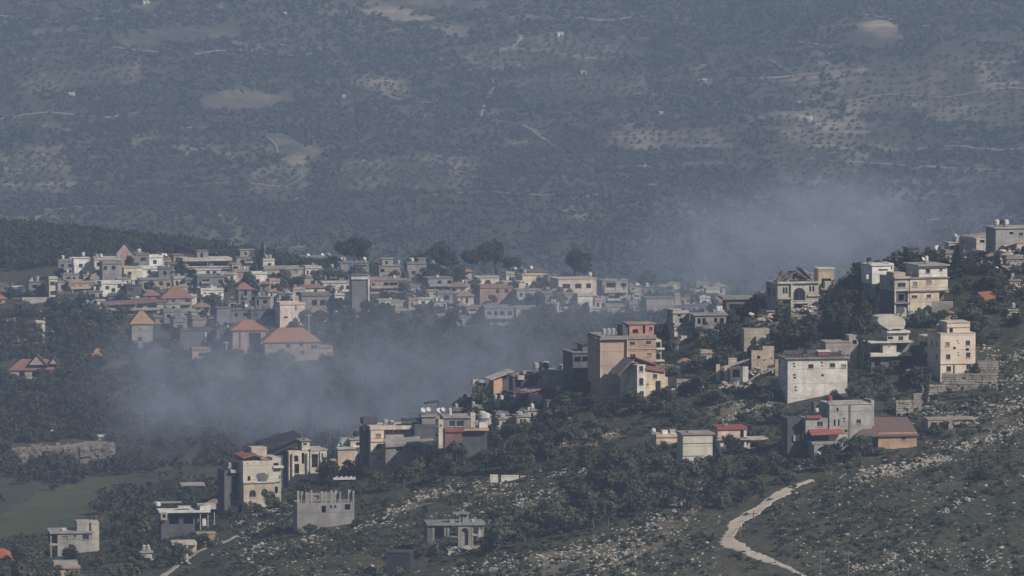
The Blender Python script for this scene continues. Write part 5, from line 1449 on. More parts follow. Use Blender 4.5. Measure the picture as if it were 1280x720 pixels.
for u, v, w_, h_ in ((1182, 326, 12, 9), (1206, 330, 14, 8), (1228, 331, 12, 7), (1252, 329, 16, 8), (1266, 333, 12, 9), (1240, 322, 10, 12), (1262, 322, 11, 10), (1058, 376, 12, 11), (1046, 382, 10, 9), (876, 420, 12, 9), (892, 402, 14, 10), (956, 398, 14, 8),
                     (706, 478, 13, 12), (694, 500, 11, 8), (664, 508, 14, 9), (616, 512, 12, 9), (640, 512, 10, 8), (590, 520, 12, 9), (566, 523, 10, 9), (828, 470, 12, 9), (846, 488, 16, 9), (870, 486, 12, 8), (836, 440, 11, 10), (1136, 470, 10, 8), (1060, 470, 10, 8), (410, 590, 12, 12), (446, 590, 12, 12), (260, 640, 14, 12), (176, 700, 14, 9), (222, 706, 11, 8), (1148, 402, 12, 8), (1180, 398, 10, 8), (1262, 396, 10, 8), (1214, 388, 9, 7), (1186, 316, 16, 12), (1210, 326, 18, 10), (1236, 330, 16, 11), (1258, 336, 18, 12), (1100, 384, 13, 12), (1040, 372, 14, 12), (934, 400, 16, 10), (872, 404, 17, 11), (898, 424, 14, 10), (720, 480, 16, 14), (684, 512, 17, 11), (656, 524, 16, 10), (620, 530, 16, 11), (576, 512, 15, 10), (540, 534, 16, 12), (586, 545, 16, 10), (700, 526, 14, 9), (850, 462, 15, 10), (408, 586, 14, 14), (448, 582, 13, 12), (876, 452, 14, 10), (1130, 404, 13, 10), (1236, 352, 14, 9), (1262, 360, 13, 9)):
    col, words = random.choice(PAL)
    B = filler(NEAR, u, v, w_, h_, tuple(x * .9 for x in col), words, '', True)
    HLIST.append((B, u + w_ / 2, v - 5, words))
    if random.random() < .6:
        B.rubble(u - 4, u + w_ + 6, v, 1.0, 30, (.38, .34, .29), -10, 14)
B = Bld('retaining_wall', 'tan retaining wall with a long top along the village edge', 28, 86, 378, 5, 6, zone=MID, cat='wall'); B.wall(28, 60, 372, 378, (.44, .40, .36)); B.wall(60.3, 86, 371.5, 383, (.40, .30, .24), y0=-2, d=8)
B = Bld('stone_wall', 'long rubble stone retaining wall between the valley trees', 14, 142, 579, -4, 10, zone=VAL, cat='wall')
mb = MB()
mb.box(0, B.X(142), .4, 3.5, -4, B.Zv(562))
mb.build('core', wall_mat((.24, .21, .18), .6), B.o)
mb = MB()
x = 0
while x < B.X(142):
    z = -1.0
    t = B.Zv(559 - 4 * x / B.X(142)) + random.uniform(-.5, .3)
    l = random.uniform(.6, 1.3)
    while z < t:
        h = random.uniform(.4, .9)
        if random.random() > .08:
            mb.box(x + .03, x + l - .03, random.uniform(-.3, .3), .6, z + .03, z + h - random.uniform(0, .2))
        z += h
    x += l
mb.build('stone_face', wall_mat((.32, .27, .23), .9), B.o)
for u, v, wd, l in ((68, 541, 12, 'white shed sheet among the valley trees'), (128, 547, 10, 'small pale shed roof above the stone wall'), (184, 543, 16, 'long white greenhouse sheet roof in the valley'), (156, 547, 8, 'tiny grey white hut in the valley trees'), (150, 616, 6, 'tiny white hut at the green field edge')):
    B = Bld('shed', l, u - wd / 2, u + wd / 2, v + 3, 8, 12, zone=VAL); B.wall(u - wd / 2, u + wd / 2, v - 1, v + 3, (.38, .37, .35)); B.lean(u - wd / 2 - 1, u + wd / 2 + 1, v - 1, v - 1.6, WHITE, y0=-2, d=15, vback=1.5, t=.15)
for u, v, wd, h, l in ((90, 118, 7, 4, 'tiny white farmhouse beside the olive rows'), (356, 18, 5, 5, 'tiny pale farmhouse high on the far slope'), (183, 3, 8, 4, 'pale far house with a light roof at the top'), (701, 43, 8, 5, 'far pale house near the hairpin track'), (430, 121, 4, 4, 'tiny grey hut below the long olive grove'), (1012, 148, 8, 4, 'tiny cream farm building at the terrace head'), (730, 91, 7, 4, 'white roofed farm hut among the groves'), (827, 142, 4, 4, 'lone white hut on the dark hillside'), (1000, 129, 4, 3, 'tiny white hut above the terraces'), (1018, 284, 7, 3, 'faint white farm roof behind the smoke'), (881, 100, 5, 3, 'small pale hut on the long far track')):
    B = Bld('farmhouse', l, u - wd / 2, u + wd / 2, v + h / 2, 10, 8, zone=FAR); B.wall(u - wd / 2, u + wd / 2, v - h / 2, v + h / 2, (.58, .56, .52), sill=False, ops=[('o', u - 1, u + 1, v - .5, v + h / 2 - .3)]); B.flat(u - wd / 2, u + wd / 2, v - h / 2, WHITE, para=False)
# ------------------------------------------------------------------ trees
leaf_a = leaf_mat('dark green leaves', (.034, .042, .023), (.058, .062, .036))
leaf_b = leaf_mat('olive grey leaves', (.062, .068, .046), (.038, .044, .030))
leaf_c = leaf_mat('pine needles', (.017, .024, .015), (.028, .034, .021))
leaf_d = leaf_mat('dry brush', (.085, .072, .052), (.06, .058, .04))
bark = plain('bark', (.09, .075, .06), .95, .05)

def leaves(blobs, per, size, flat=0.0, r=rng):
    """small leaf faces spread in the given blobs (x, y, z, radius)"""
    V = []
    for x, y, z, rad in blobs:
        n_ = int(per * rad * rad) + 6
        d = r.normal(size=(n_, 3))
        d /= np.linalg.norm(d, axis=1)[:, None]
        rr = rad * (.45 + .62 * r.random(n_) ** .6)
        c_ = np.array([x, y, z]) + d * rr[:, None] * np.array([1, 1, .8])
        t = r.normal(size=(n_, 3)); t /= np.linalg.norm(t, axis=1)[:, None]
        nn = d * .8 + t * .6
        a = np.cross(nn, r.normal(size=(n_, 3))); a /= np.linalg.norm(a, axis=1)[:, None]
        b_ = np.cross(nn, a); b_ /= np.linalg.norm(b_, axis=1)[:, None]
        s_ = size * (.55 + .9 * r.random(n_))[:, None]
        q = np.stack([c_ - a * s_, c_ - b_ * s_ * .7, c_ + a * s_, c_ + b_ * s_ * .7], 1)
        V.append(q.reshape(-1, 3))
    V = np.concatenate(V)
    return V, np.arange(len(V)).reshape(-1, 4)

def trunk_mesh(h, r, spread, nb):
    mb = MB()
    top = (random.uniform(-.2, .2), random.uniform(-.2, .2), h)
    mb.tube((0, 0, -.8), top, r * 1.15, r * .6, 7)
    for k in range(nb):
        a = 2 * math.pi * (k + random.random() * .6) / nb
        z = h * random.uniform(.7, 1)
        mb.tube((top[0] * z / h, top[1] * z / h, z), (math.cos(a) * spread, math.sin(a) * spread, z + spread * random.uniform(.6, 1.3)), r * .5, r * .15, 5)
    return mb.mesh('trunk', [bark])

PROTO = {}
def proto(kind, n_, fn, mat):
    L = []
    for k in range(n_):
        tm, (v, f) = fn()
        L.append((tm, npmesh('crown', v, f, [mat])))
    PROTO[kind] = L
def broad():
    bl = [(0, 0, 3.0, 1.5)]
    for k in range(random.randint(8, 12)):
        a, e = random.random() * 6.28, random.uniform(.5, 2.0)
        bl.append((math.cos(a) * e, math.sin(a) * e, random.uniform(1.7, 4.4) - e * .25, random.uniform(.6, 1.15)))
    return trunk_mesh(1.9, .2, 1.1, 5), leaves(bl, 62, .27)
def bushy():
    bl = [(0, 0, 1.3, 1.2)]
    for k in range(random.randint(6, 9)):
        a, e = random.random() * 6.28, random.uniform(.4, 1.9)
        bl.append((math.cos(a) * e, math.sin(a) * e, random.uniform(.6, 2.3) - e * .2, random.uniform(.5, 1.0)))
    return trunk_mesh(.9, .13, .8, 5), leaves(bl, 70, .23)
def cypress():
    H = random.uniform(8, 10)
    bl = [(random.uniform(-.12, .12), random.uniform(-.12, .12), .9 + H * t, .25 + .85 * math.sin(math.pi * (t * .86 + .12)) ** .8) for t in np.linspace(0, .96, 13)]
    return trunk_mesh(H * .5, .16, .3, 4), leaves(bl, 75, .22)
def pine():
    bl = []
    for k in range(13):
        a, e = random.random() * 6.28, random.uniform(0, 3.0)
        bl.append((math.cos(a) * e, math.sin(a) * e, 5.2 + random.uniform(-.6, 1.3) - e * .28, random.uniform(.9, 1.5)))
    return trunk_mesh(4.2, .28, 1.8, 6), leaves(bl, 50, .3)
def bare():
    bl = [(math.cos(a) * e, math.sin(a) * e, random.uniform(1.6, 4.0), random.uniform(.5, .9)) for a, e in [(random.random() * 6.28, random.uniform(.2, 1.7)) for _ in range(9)]]
    return trunk_mesh(2.0, .16, 1.5, 9), leaves(bl, 26, .13)
proto('broad', 6, broad, leaf_a)
proto('olive', 5, lambda: broad(), leaf_b)
proto('bush', 6, bushy, leaf_a)
proto('greybush', 4, bushy, leaf_b)
proto('cypress', 3, cypress, leaf_c)
proto('pine', 4, pine, leaf_c)
proto('bare', 4, bare, leaf_d)
NAMES = dict(broad=('broadleaf_tree', 'dark round tree', 'tree'), olive=('olive_tree', 'grey green tree', 'tree'), bush=('shrub', 'dark bushy shrub', 'shrub'),
             greybush=('shrub', 'grey green shrub', 'shrub'), cypress=('cypress_tree', 'narrow dark cypress', 'tree'), pine=('pine_tree', 'spreading dark pine', 'tree'), bare=('bare_tree', 'thin leafless tree', 'tree'))
TODO = [(B_.o, u, v, w_, 'house', None) for B_, u, v, w_ in HLIST]      # things waiting for a label: (object, u, v, words, category, group)
def plant(kind, u, v, zone, s_=1.0, group=None, zs=1.0):
    p = hit(u, v, **zone)
    nm, words, cat = NAMES[kind]
    tm, cm = random.choice(PROTO[kind])
    o = bpy.data.objects.new(nm, None)
    COL.objects.link(o)
    o.empty_display_size = 1
    o.location = p
    o.rotation_euler = (0, 0, random.random() * 6.28)
    q = s_ * random.uniform(.85, 1.15)
    o.scale = (q, q, q * zs * random.uniform(.9, 1.1))
    link('trunk', tm, o)
    link('crown', cm, o)
    TODO.append((o, u, v, words, cat, group))
    return p

HOUSES = [(o.location.x, o.location.y) for o in COL.objects if o.type == 'EMPTY' and o.get('category')]
FOOT = []
for o in list(COL.objects):
    if o.type == 'MESH' and o.parent and o.name.split('.')[0] in ('wall', 'lower_storey', 'annexe', 'side_wing', 'roof'):
        M = o.parent.matrix_basis
        cs = np.array([(M @ Vector(c_))[:2] for c_ in o.bound_box])
        FOOT.append((cs[:, 0].min() - .8, cs[:, 0].max() + .8, cs[:, 1].min() - .8, cs[:, 1].max() + .8))
FOOT = np.array(FOOT)
def free(x, y, pad=0):
    return not np.any((FOOT[:, 0] - pad < x) & (x < FOOT[:, 1] + pad) & (FOOT[:, 2] - pad < y) & (y < FOOT[:, 3] + pad))
TRACK = [(1005, 603), (975, 618), (945, 638), (920, 655), (910, 668), (920, 682), (945, 692), (985, 710), (193, 726), (208, 716), (225, 704), (240, 694), (252, 688), (264, 682), (285, 676)]
def sample(poly, n_, mind):
    P_, tries = [], 0
    xs, ys = [p[0] for p in poly], [p[1] for p in poly]
    while len(P_) < n_ and tries < n_ * 60:
        tries += 1
        u, v = random.uniform(min(xs), max(xs)), random.uniform(min(ys), max(ys))
        if not inpoly([u], [v], poly)[0]:
            continue
        if any(abs(u - a) < mind and abs(v - b_) < mind * .45 for a, b_ in P_):
            continue
        P_.append((u, v))
    return P_
G_N = 'trees and shrubs between the houses of the near hill'
G_M = 'trees between the houses of the middle hill'
REG = [
    ([(405, 596), (455, 585), (520, 585), (560, 578), (640, 570), (690, 560), (700, 585), (640, 592), (560, 606), (470, 616), (400, 620)], 38, 15, ('broad', 'broad', 'olive', 'broad', 'bush'), .95),
    ([(555, 560), (610, 545), (690, 545), (700, 560), (620, 570), (560, 580)], 12, 15, ('broad', 'bush', 'olive'), .85),
    ([(640, 528), (720, 512), (860, 506), (990, 500), (985, 535), (850, 538), (720, 545), (650, 545)], 26, 15, ('broad', 'bush', 'greybush', 'olive'), .8),
    ([(700, 560), (815, 558), (852, 583), (890, 580), (985, 575), (1005, 590), (995, 602), (930, 640), (895, 655), (850, 640), (790, 640), (705, 600)], 50, 16, ('broad', 'olive', 'broad', 'bare', 'bush'), .95),
    ([(605, 655), (680, 640), (780, 615), (850, 608), (840, 640), (760, 668), (700, 680), (620, 700)], 25, 16, ('olive', 'broad', 'broad', 'bare'), 1.15),
    ([(870, 425), (910, 408), (940, 408), (965, 412), (960, 445), (905, 462), (880, 478), (860, 470)], 22, 13, ('broad', 'olive', 'bush', 'broad'), .95),
    ([(975, 408), (1040, 404), (1090, 395), (1100, 418), (1080, 432), (1030, 428), (1000, 440), (970, 440)], 24, 14, ('broad', 'broad', 'olive', 'cypress'), .95),
    ([(1192, 345), (1280, 325), (1280, 400), (1245, 430), (1228, 452), (1222, 520), (1192, 402)], 30, 14, ('broad', 'broad', 'olive', 'bush'), .95),
    ([(1068, 470), (1150, 455), (1168, 475), (1140, 498), (1098, 512), (1040, 502), (1000, 508), (1060, 490)], 22, 14, ('broad', 'bush', 'olive'), .85),
    ([(560, 515), (600, 490), (640, 500), (690, 506), (720, 492), (745, 512), (700, 530), (650, 522), (590, 522)], 20, 14, ('broad', 'broad', 'bush', 'olive'), .9),
    ([(110, 660), (190, 655), (205, 690), (215, 705), (190, 730), (105, 735), (20, 735), (12, 700), (60, 702), (128, 700)], 26, 16, ('broad', 'olive', 'bush', 'broad'), .95),
    ([(272, 640), (300, 648), (330, 640), (372, 622), (372, 635), (300, 664), (275, 670)], 8, 12, ('bush', 'greybush'), .8),
    ([(345, 612), (372, 608), (410, 600), (405, 612), (350, 620)], 5, 12, ('broad', 'bush'), .8),
    ([(1000, 572), (1016, 575), (1040, 575), (1095, 570), (1090, 582), (1020, 592)], 9, 13, ('greybush', 'bush', 'broad'), .8),
    ([(745, 500), (795, 503), (870, 500), (860, 515), (760, 520)], 8, 13, ('bush', 'broad'), .8),
]
n_near = 0
for poly, n_, mind, kinds, s_ in REG:
    for u, v in sample(poly, n_, mind):
        p = hit(u, v, **NEAR)
        if any(a - 8 < u < b_ + 8 and -1 < v - c_ < 24 for a, b_, c_ in NB) and random.random() < .6:
            continue
        if (812 < u < 945 and v < 579 and poly[0] == (700, 560)) or not free(p.x, p.y, .3) or any(math.hypot(u - a, (v - b_) * 1.2) < 13 for a, b_ in TRACK):
            continue
        plant(random.choice(kinds), u, v, NEAR, s_ * random.uniform(.8, 1.2), G_N)
        n_near += 1
for kind, u, v, s_ in (('broad', 819, 423, 1.25), ('broad', 830, 422, 1.0), ('broad', 836, 418, .9), ('cypress', 1083, 470, 1.0), ('cypress', 1076, 472, .9), ('broad', 952, 382, 1.0), ('bare', 925, 377, .8), ('bare', 917, 378, .7),
                       ('broad', 948, 388, 1.0), ('broad', 1070, 372, 1.35), ('broad', 1078, 366, 1.3), ('broad', 1062, 376, 1.1), ('broad', 1086, 358, 1.0), ('broad', 1100, 345, .9), ('broad', 1124, 338, 1.0), ('broad', 1112, 342, .9), ('broad', 1142, 336, .9), ('broad', 1160, 332, .8), ('bush', 1176, 331, .9),
                       ('bush', 1228, 598, 1.1), ('bush', 1234, 600, .9), ('bush', 1222, 599, .8), ('broad', 742, 492, 1.0), ('broad', 730, 498, 1.0), ('broad', 720, 494, .9), ('cypress', 460, 590, .5), ('broad', 350, 606, .8), ('broad', 336, 636, .8), ('bush', 344, 634, .9),
                       ('broad', 546, 692, .8), ('olive', 556, 694, .8), ('bush', 612, 690, .9), ('olive', 622, 684, .9), ('bare', 530, 700, .8), ('broad', 602, 482, .9), ('cypress', 1158, 505, .55), ('broad', 1150, 486, 1.0), ('cypress', 1010, 425, .6)):
    plant(kind, u, v, NEAR, s_, G_N)
REGM = [
    ([(60, 392), (160, 396), (165, 440), (120, 446), (60, 442)], 20, 12, ('broad', 'broad', 'olive'), 1.0),
    ([(0, 392), (40, 394), (60, 432), (10, 440), (0, 440)], 9, 12, ('bush', 'greybush', 'bare'), 1.0),
    ([(385, 402), (500, 394), (575, 405), (575, 425), (450, 430), (390, 432)], 24, 13, ('broad', 'broad', 'pine'), 1.05),
    ([(225, 368), (262, 384), (245, 388), (228, 380)], 3, 10, ('broad',), .8),
    ([(396, 345), (440, 362), (372, 372), (340, 372), (345, 358)], 7, 12, ('broad', 'broad'), .9),
    ([(463, 375), (520, 378), (515, 392), (468, 396)], 8, 11, ('broad',), .9),
    ([(600, 390), (640, 394), (660, 404), (600, 408)], 4, 12, ('broad',), .8),
    ([(845, 382), (880, 378), (905, 385), (900, 396), (850, 394)], 9, 11, ('broad',), .9),
    ([(100, 372), (125, 380), (120, 388), (100, 384)], 2, 10, ('broad',), .8),
]
for poly, n_, mind, kinds, s_ in REGM:
    for u, v in sample(poly, n_, mind):
        p = hit(u, v, **MID)
        if free(p.x, p.y, .3):
            plant(random.choice(kinds), u, v, MID, s_ * random.uniform(.85, 1.2), G_M)
for kind, u, v, s_ in (('pine', 548, 350, 1.55), ('pine', 562, 350, 1.76), ('pine', 590, 350, 1.49), ('pine', 606, 350, 1.82), ('pine', 620, 350, 1.76), ('pine', 636, 352, 1.35), ('broad', 576, 352, 1.2), ('broad', 650, 353, 1.1), ('pine', 718, 358, 1.76), ('pine', 730, 360, 1.35), ('broad', 706, 356, 1.2),
                       ('pine', 432, 340, 1.49), ('pine', 444, 340, 1.62), ('cypress', 325, 340, 1.15), ('cypress', 328, 341, 1.0), ('pine', 455, 341, 1.0), ('broad', 412, 352, 1.1), ('broad', 398, 356, 1.0), ('broad', 424, 350, 1.0), ('pine', 525, 346, 1.1), ('pine', 516, 345, 1.0), ('cypress', 237, 422, .9), ('cypress', 305, 402, .6),
                       ('broad', 760, 366, 1.0), ('pine', 812, 370, 1.2), ('pine', 806, 371, 1.0), ('broad', 858, 384, 1.3), ('cypress', 672, 398, .8), ('broad', 325, 440, .9), ('broad', 318, 444, .8), ('broad', 268, 380, .8), ('broad', 258, 384, .8)):
    plant(kind, u, v, MID, s_, G_M)

# bushes and small trees against the house walls
BL_ = [o for o in COL.objects if o.type == 'EMPTY' and o.get('category') == 'house']
for o in BL_:
    midv = o.location.y > 1900
    if o.location.y > 3000 or 'long white two storey' in o['label']:
        continue
    wl = [c_ for c_ in o.children if c_.name.startswith(('wall', 'lower_storey'))]
    x1 = max([max(q[0] for q in c_.bound_box) for c_ in wl] or [6])
    for k in range(random.choice([1, 2, 2]) if midv else random.choice([2, 3, 3])):
        lx, ly = random.uniform(-2.5, x1 + 1), random.uniform(-5.5, -2.2)
        q = o.matrix_basis @ Vector((lx, ly, 0))
        if not free(q.x, q.y, .2):
            continue
        z = float(terr(q.x, q.y))
        u, v = project(q.x, q.y, z)
        if not (-20 < u < 1300 and v < 735):
            continue
        plant(random.choice(('bush', 'greybush', 'broad', 'olive') if midv else ('bush', 'bush', 'greybush', 'olive')), u, v, dict(y0=q.y - .01, y1=q.y + 40), random.uniform(.7, 1.15) if midv else random.uniform(.55, .95), G_M if midv else G_N)
for k in range(22):
    u = random.uniform(362, 560)
    plant('cypress', u, random.uniform(522, 545), VAL, random.uniform(1.0, 1.5), 'cypresses standing in the valley smoke')
print('PLANTED', len(TODO), {k: sum(t[3] == k for t in TODO) for k in {t[3] for t in TODO}})

# ---- masses nobody could count: the woods of the valley, the wooded ridge, the groves of the far slope
def mass(name, pts, sizes, per, leaf, mat, squash=.85, nb=5):
    VV, n_ = [], 0
    base = []
    for k in range(10):
        bl = [(random.uniform(-.6, .6), random.uniform(-.6, .6), random.uniform(.5, 1.15), random.uniform(.35, .6)) for _ in range(nb)] + [(0, 0, .7, .6)]
        base.append(leaves(bl, per, leaf)[0])
    for (x, y, z), s_ in zip(pts, sizes):
        b_ = base[random.randrange(10)]
        a = random.random() * 6.28
        ca, sa = math.cos(a) * s_, math.sin(a) * s_
        q = np.empty_like(b_)
        q[:, 0] = b_[:, 0] * ca - b_[:, 1] * sa + x
        q[:, 1] = b_[:, 0] * sa + b_[:, 1] * ca + y
        q[:, 2] = b_[:, 2] * s_ * squash * random.uniform(.85, 1.3) + z - .1 * s_
        VV.append(q.astype(np.float32))
    V = np.concatenate(VV)
    o = link(name, npmesh(name, V, np.arange(len(V)).reshape(-1, 4), [mat]))
    o['kind'] = 'stuff'
    return o

def scatter(n_, ymin, ymax, umin, umax):
    Y = np.sqrt(rng.random(n_) * (ymax ** 2 - ymin ** 2) + ymin ** 2)
    u = rng.uniform(umin, umax, n_)
    X = (u - 640) / F * Y
    Z = terr(X, Y)
    uu, vv = project(X, Y, Z)
    return X, Y, Z, uu, vv
X, Y, Z, uu, vv = scatter(7600, 1490, 2215, -80, 1050)
gap = inpoly(uu, vv, [(0, 645), (30, 625), (70, 612), (140, 594), (166, 598), (158, 618), (100, 652), (0, 672)]) | inpoly(uu, vv, [(10, 556), (142, 550), (142, 582), (10, 584)]) | inpoly(uu, vv, [(160, 598), (290, 582), (290, 606), (160, 620)])
gap |= (uu < 160) & (vv > 605) & (vv < 690) & (rng.random(len(uu)) < .9) | (inpoly(uu, vv, [(150, 585), (250, 570), (260, 585), (160, 606)]) & (rng.random(len(uu)) < .8))
gap |= (Y > 2060) & (vv < np.interp(uu, [-80, 60, 125, 160, 200, 330, 400, 460, 560, 700, 905, 1050], [388, 390, 396, 432, 440, 452, 452, 398, 408, 400, 394, 380]))
cl = vnoise(X / 14, Y / 22, 61)
keep = ~gap & (cl + rng.random(len(uu)) * .5 > .36) & np.array([free(a, b_, .5) for a, b_ in zip(X, Y)])
mass('valley_woods', np.stack([X, Y, Z], 1)[keep], rng.uniform(1.7, 3.8, keep.sum()), 62, .16, leaf_mat('valley foliage', (.040, .048, .030), (.068, .066, .046)))
X, Y, Z, uu, vv = scatter(3000, 2235, 2420, -90, 470)
keep = np.array([free(a, b_, 1) for a, b_ in zip(X, Y)]) & ((vv < np.interp(uu, [-90, 20, 62, 76, 110, 140, 240, 330, 430, 470], [372, 362, 352, 336, 324, 317, 318, 330, 346, 350])))
mass('ridge_forest', np.stack([X, Y, Z], 1)[keep], rng.uniform(2.0, 3.6, keep.sum()), 60, .17, leaf_c)
far_m = leaf_mat('far scrub', (.040, .052, .034), (.100, .100, .070))
for x in far_m.node_tree.nodes:
    if x.type == 'TEX_NOISE':
        x.inputs['Scale'].default_value = .022
        x.inputs['Detail'].default_value = 8
        x.inputs['Roughness'].default_value = .75
X, Y, Z, uu, vv = scatter(95000, 3300, 4600, -70, 1350)
dens = vnoise(X / 60, Y / 80, 71) * .75 + vnoise(X / 17, Y / 22, 73) * .5
inf = np.zeros(len(uu), bool); ino = np.zeros(len(uu), bool)
wu, wv = uu + fbm(X / 9, Y / 22, 41, 5) * 42, vv + fbm(X / 9, Y / 22, 43, 5) * 18
for p, s_ in FIELDS:
    inf |= inpoly(wu, wv, p)
for p in ORCH:
    ino |= inpoly(wu, wv, p)
keep = ~inf & ~ino & ((dens + rng.random(len(uu)) * .42 > .62) | (rng.random(len(uu)) < .22))
pts = np.stack([X, Y, Z], 1)[keep][:52000]
mass('far_scrub', pts, rng.uniform(.8, 2.3, len(pts)) , 13, .46, far_m, nb=2)
# olive trees in rows
gx, gy = np.meshgrid(np.arange(-380, 400, 5.6), np.arange(3400, 4560, 9.5))
gx = gx + gy * .12 % 7 + rng.normal(size=gx.shape) * .9; gy = gy + rng.normal(size=gy.shape) * 1.3
gx, gy = gx.ravel(), gy.ravel()
gz = terr(gx, gy)
uu, vv = project(gx, gy, gz)
wu, wv = uu + fbm(gx / 9, gy / 22, 41, 5) * 42, vv + fbm(gx / 9, gy / 22, 43, 5) * 18
ino = np.zeros(len(uu), bool)
for p in ORCH:
    ino |= inpoly(wu, wv, p)
ino &= rng.random(len(uu)) < np.clip(.55 + 2 * vnoise(gx / 25, gy / 25, 91), .5, .95)
pts = np.stack([gx, gy, gz], 1)[ino]
mass('olive_groves', pts, rng.uniform(1.1, 2.5, len(pts)), 22, .36, leaf_mat('olive leaves', (.056, .062, .046), (.042, .048, .036)), nb=2)
# low scrub and herbs on the near slope
X, Y, Z, uu, vv = scatter(30000, 1170, 1440, -20, 1300)
cl = vnoise(X / 6, Y / 9, 81) * .55 + vnoise(X / 1.8, Y / 3, 83) * .5
keep = (cl + rng.random(len(X)) * .2 > .56) & np.array([free(a, b_, .2) for a, b_ in zip(X, Y)])
for a, b_ in TRACK:
    keep &= np.hypot(uu - a, (vv - b_) * 1.2) > 14
pts = np.stack([X, Y, Z], 1)[keep]
mass('low_scrub', pts, rng.uniform(.22, .8, len(pts)) * rng.uniform(.6, 1.3, len(pts)), 17, .36, leaf_mat('scrub leaves', (.040, .050, .028), (.072, .070, .045)), .7, nb=2)

# ------------------------------------------------------------------ rocks on the near slope
BANDS = [
    ([(470, 650), (520, 625), (560, 612), (600, 608), (640, 612)], 10, 240), ([(640, 628), (690, 617), (730, 612), (776, 600)], 13, 260),
    ([(560, 722), (640, 702), (720, 690), (800, 662), (860, 627), (892, 605)], 15, 380), ([(735, 722), (760, 690), (800, 676)], 20, 150),
    ([(270, 692), (320, 662), (370, 640)], 8, 110), ([(290, 656), (340, 636), (370, 628)], 6, 90), ([(300, 700), (400, 668), (470, 650)], 12, 90),
    ([(1075, 592), (1130, 582), (1190, 573)], 8, 260), ([(1190, 562), (1230, 552), (1285, 530)], 6, 110), ([(1120, 500), (1200, 520), (1285, 502)], 14, 240),
    ([(1225, 430), (1250, 455), (1285, 440)], 14, 60), ([(1240, 480), (1285, 470)], 10, 50), ([(1060, 606), (1100, 592), (1130, 592)], 8, 60), ([(1180, 640), (1200, 628), (1215, 622)], 4, 40), ([(690, 546), (760, 541), (700, 556)], 9, 120),
    ([(905, 530), (935, 508), (965, 500)], 10, 120), ([(980, 590), (1040, 578), (1090, 560)], 8, 40), ([(1090, 710), (1150, 690), (1260, 700)], 14, 90), ([(575, 640), (590, 630)], 6, 20),
    ([(640, 600), (700, 590), (760, 588)], 6, 60), ([(300, 690), (330, 680)], 5, 30), ([(1060, 700), (1075, 712)], 8, 30),
]
R_ = []
for pl, wd, n_ in BANDS:
    L = np.cumsum([0] + [math.dist(a, b_) for a, b_ in zip(pl, pl[1:])])
    for _ in range(int(n_ * 1.5)):
        t = random.random() * L[-1]
        u, v = float(np.interp(t, L, [p[0] for p in pl])), float(np.interp(t, L, [p[1] for p in pl]))
        R_.append((u + random.gauss(0, wd * .5), v + random.gauss(0, wd * .45), random.uniform(.14, .38) * (1 if random.random() < .88 else 1.5)))
for poly, n_ in (([(960, 640), (1030, 590), (1285, 530), (1285, 722), (1000, 722)], 520), ([(300, 706), (470, 640), (560, 640), (520, 722), (300, 722)], 260), ([(560, 630), (700, 610), (640, 660), (560, 650)], 160), ([(1100, 520), (1285, 480), (1285, 560), (1160, 570)], 240), ([(600, 722), (800, 660), (900, 620), (900, 722)], 260)):
    for u, v in sample(poly, n_, 2):
        R_.append((u, v, random.uniform(.12, .32) * (1 if random.random() < .88 else 1.7)))
import bmesh
rock_m, n, b = nodes('limestone')
oi = n.nodes.new('ShaderNodeObjectInfo')
ge = n.nodes.new('ShaderNodeNewGeometry')
rp = n.nodes.new('ShaderNodeMapRange'); rp.inputs[1].default_value = .3; rp.inputs[2].default_value = .7
n.links.new(noise(n, .5, 5, .7, ge.outputs['Position']), rp.inputs[0])
n.links.new(mixc(n, rp.outputs[0], (.36, .335, .29), (.17, .15, .125)), b.inputs['Base Color'])
RB = []
for k in range(10):
    bm = bmesh.new()
    bmesh.ops.create_icosphere(bm, subdivisions=1 if k < 6 else 2, radius=1)
    ax = (random.uniform(.8, 1.5), random.uniform(.7, 1.1), random.uniform(.45, .8))
    for vt in bm.verts:
        c_ = vt.co
        f_ = 1 + .28 * (random.random() - .5) + .2 * math.sin(c_.x * 3 + k) * math.cos(c_.y * 4)
        vt.co = Vector((c_.x * ax[0], c_.y * ax[1], c_.z * ax[2])) * f_
    me = bpy.data.meshes.new('boulder')
    bm.to_mesh(me); bm.free()
    me.materials.append(rock_m)
    RB.append(me)
RB_np = []
for me in RB[:6]:
    v = np.empty(len(me.vertices) * 3, np.float32); me.vertices.foreach_get('co', v)
    RB_np.append((v.reshape(-1, 3), np.array([tuple(p.vertices) for p in me.polygons])))
RM_ = []
for _ in range(170):      # pale scraps in the scrub at the village edge
    u, v = random.gauss(22, 22), random.uniform(388, 432)
    RM_.append((u, v, random.uniform(.3, .8)))
for _ in range(130):
    u = random.uniform(60, 880)
    RM_.append((u, float(np.interp(u, [60, 160, 330, 450, 880], [395, 430, 440, 395, 385])) + random.uniform(-70, 4) * (u > 110), random.uniform(.25, .7)))
R_.sort(key=lambda r: -r[2])
VV, FF, off, cnt = [], [], 0, 0
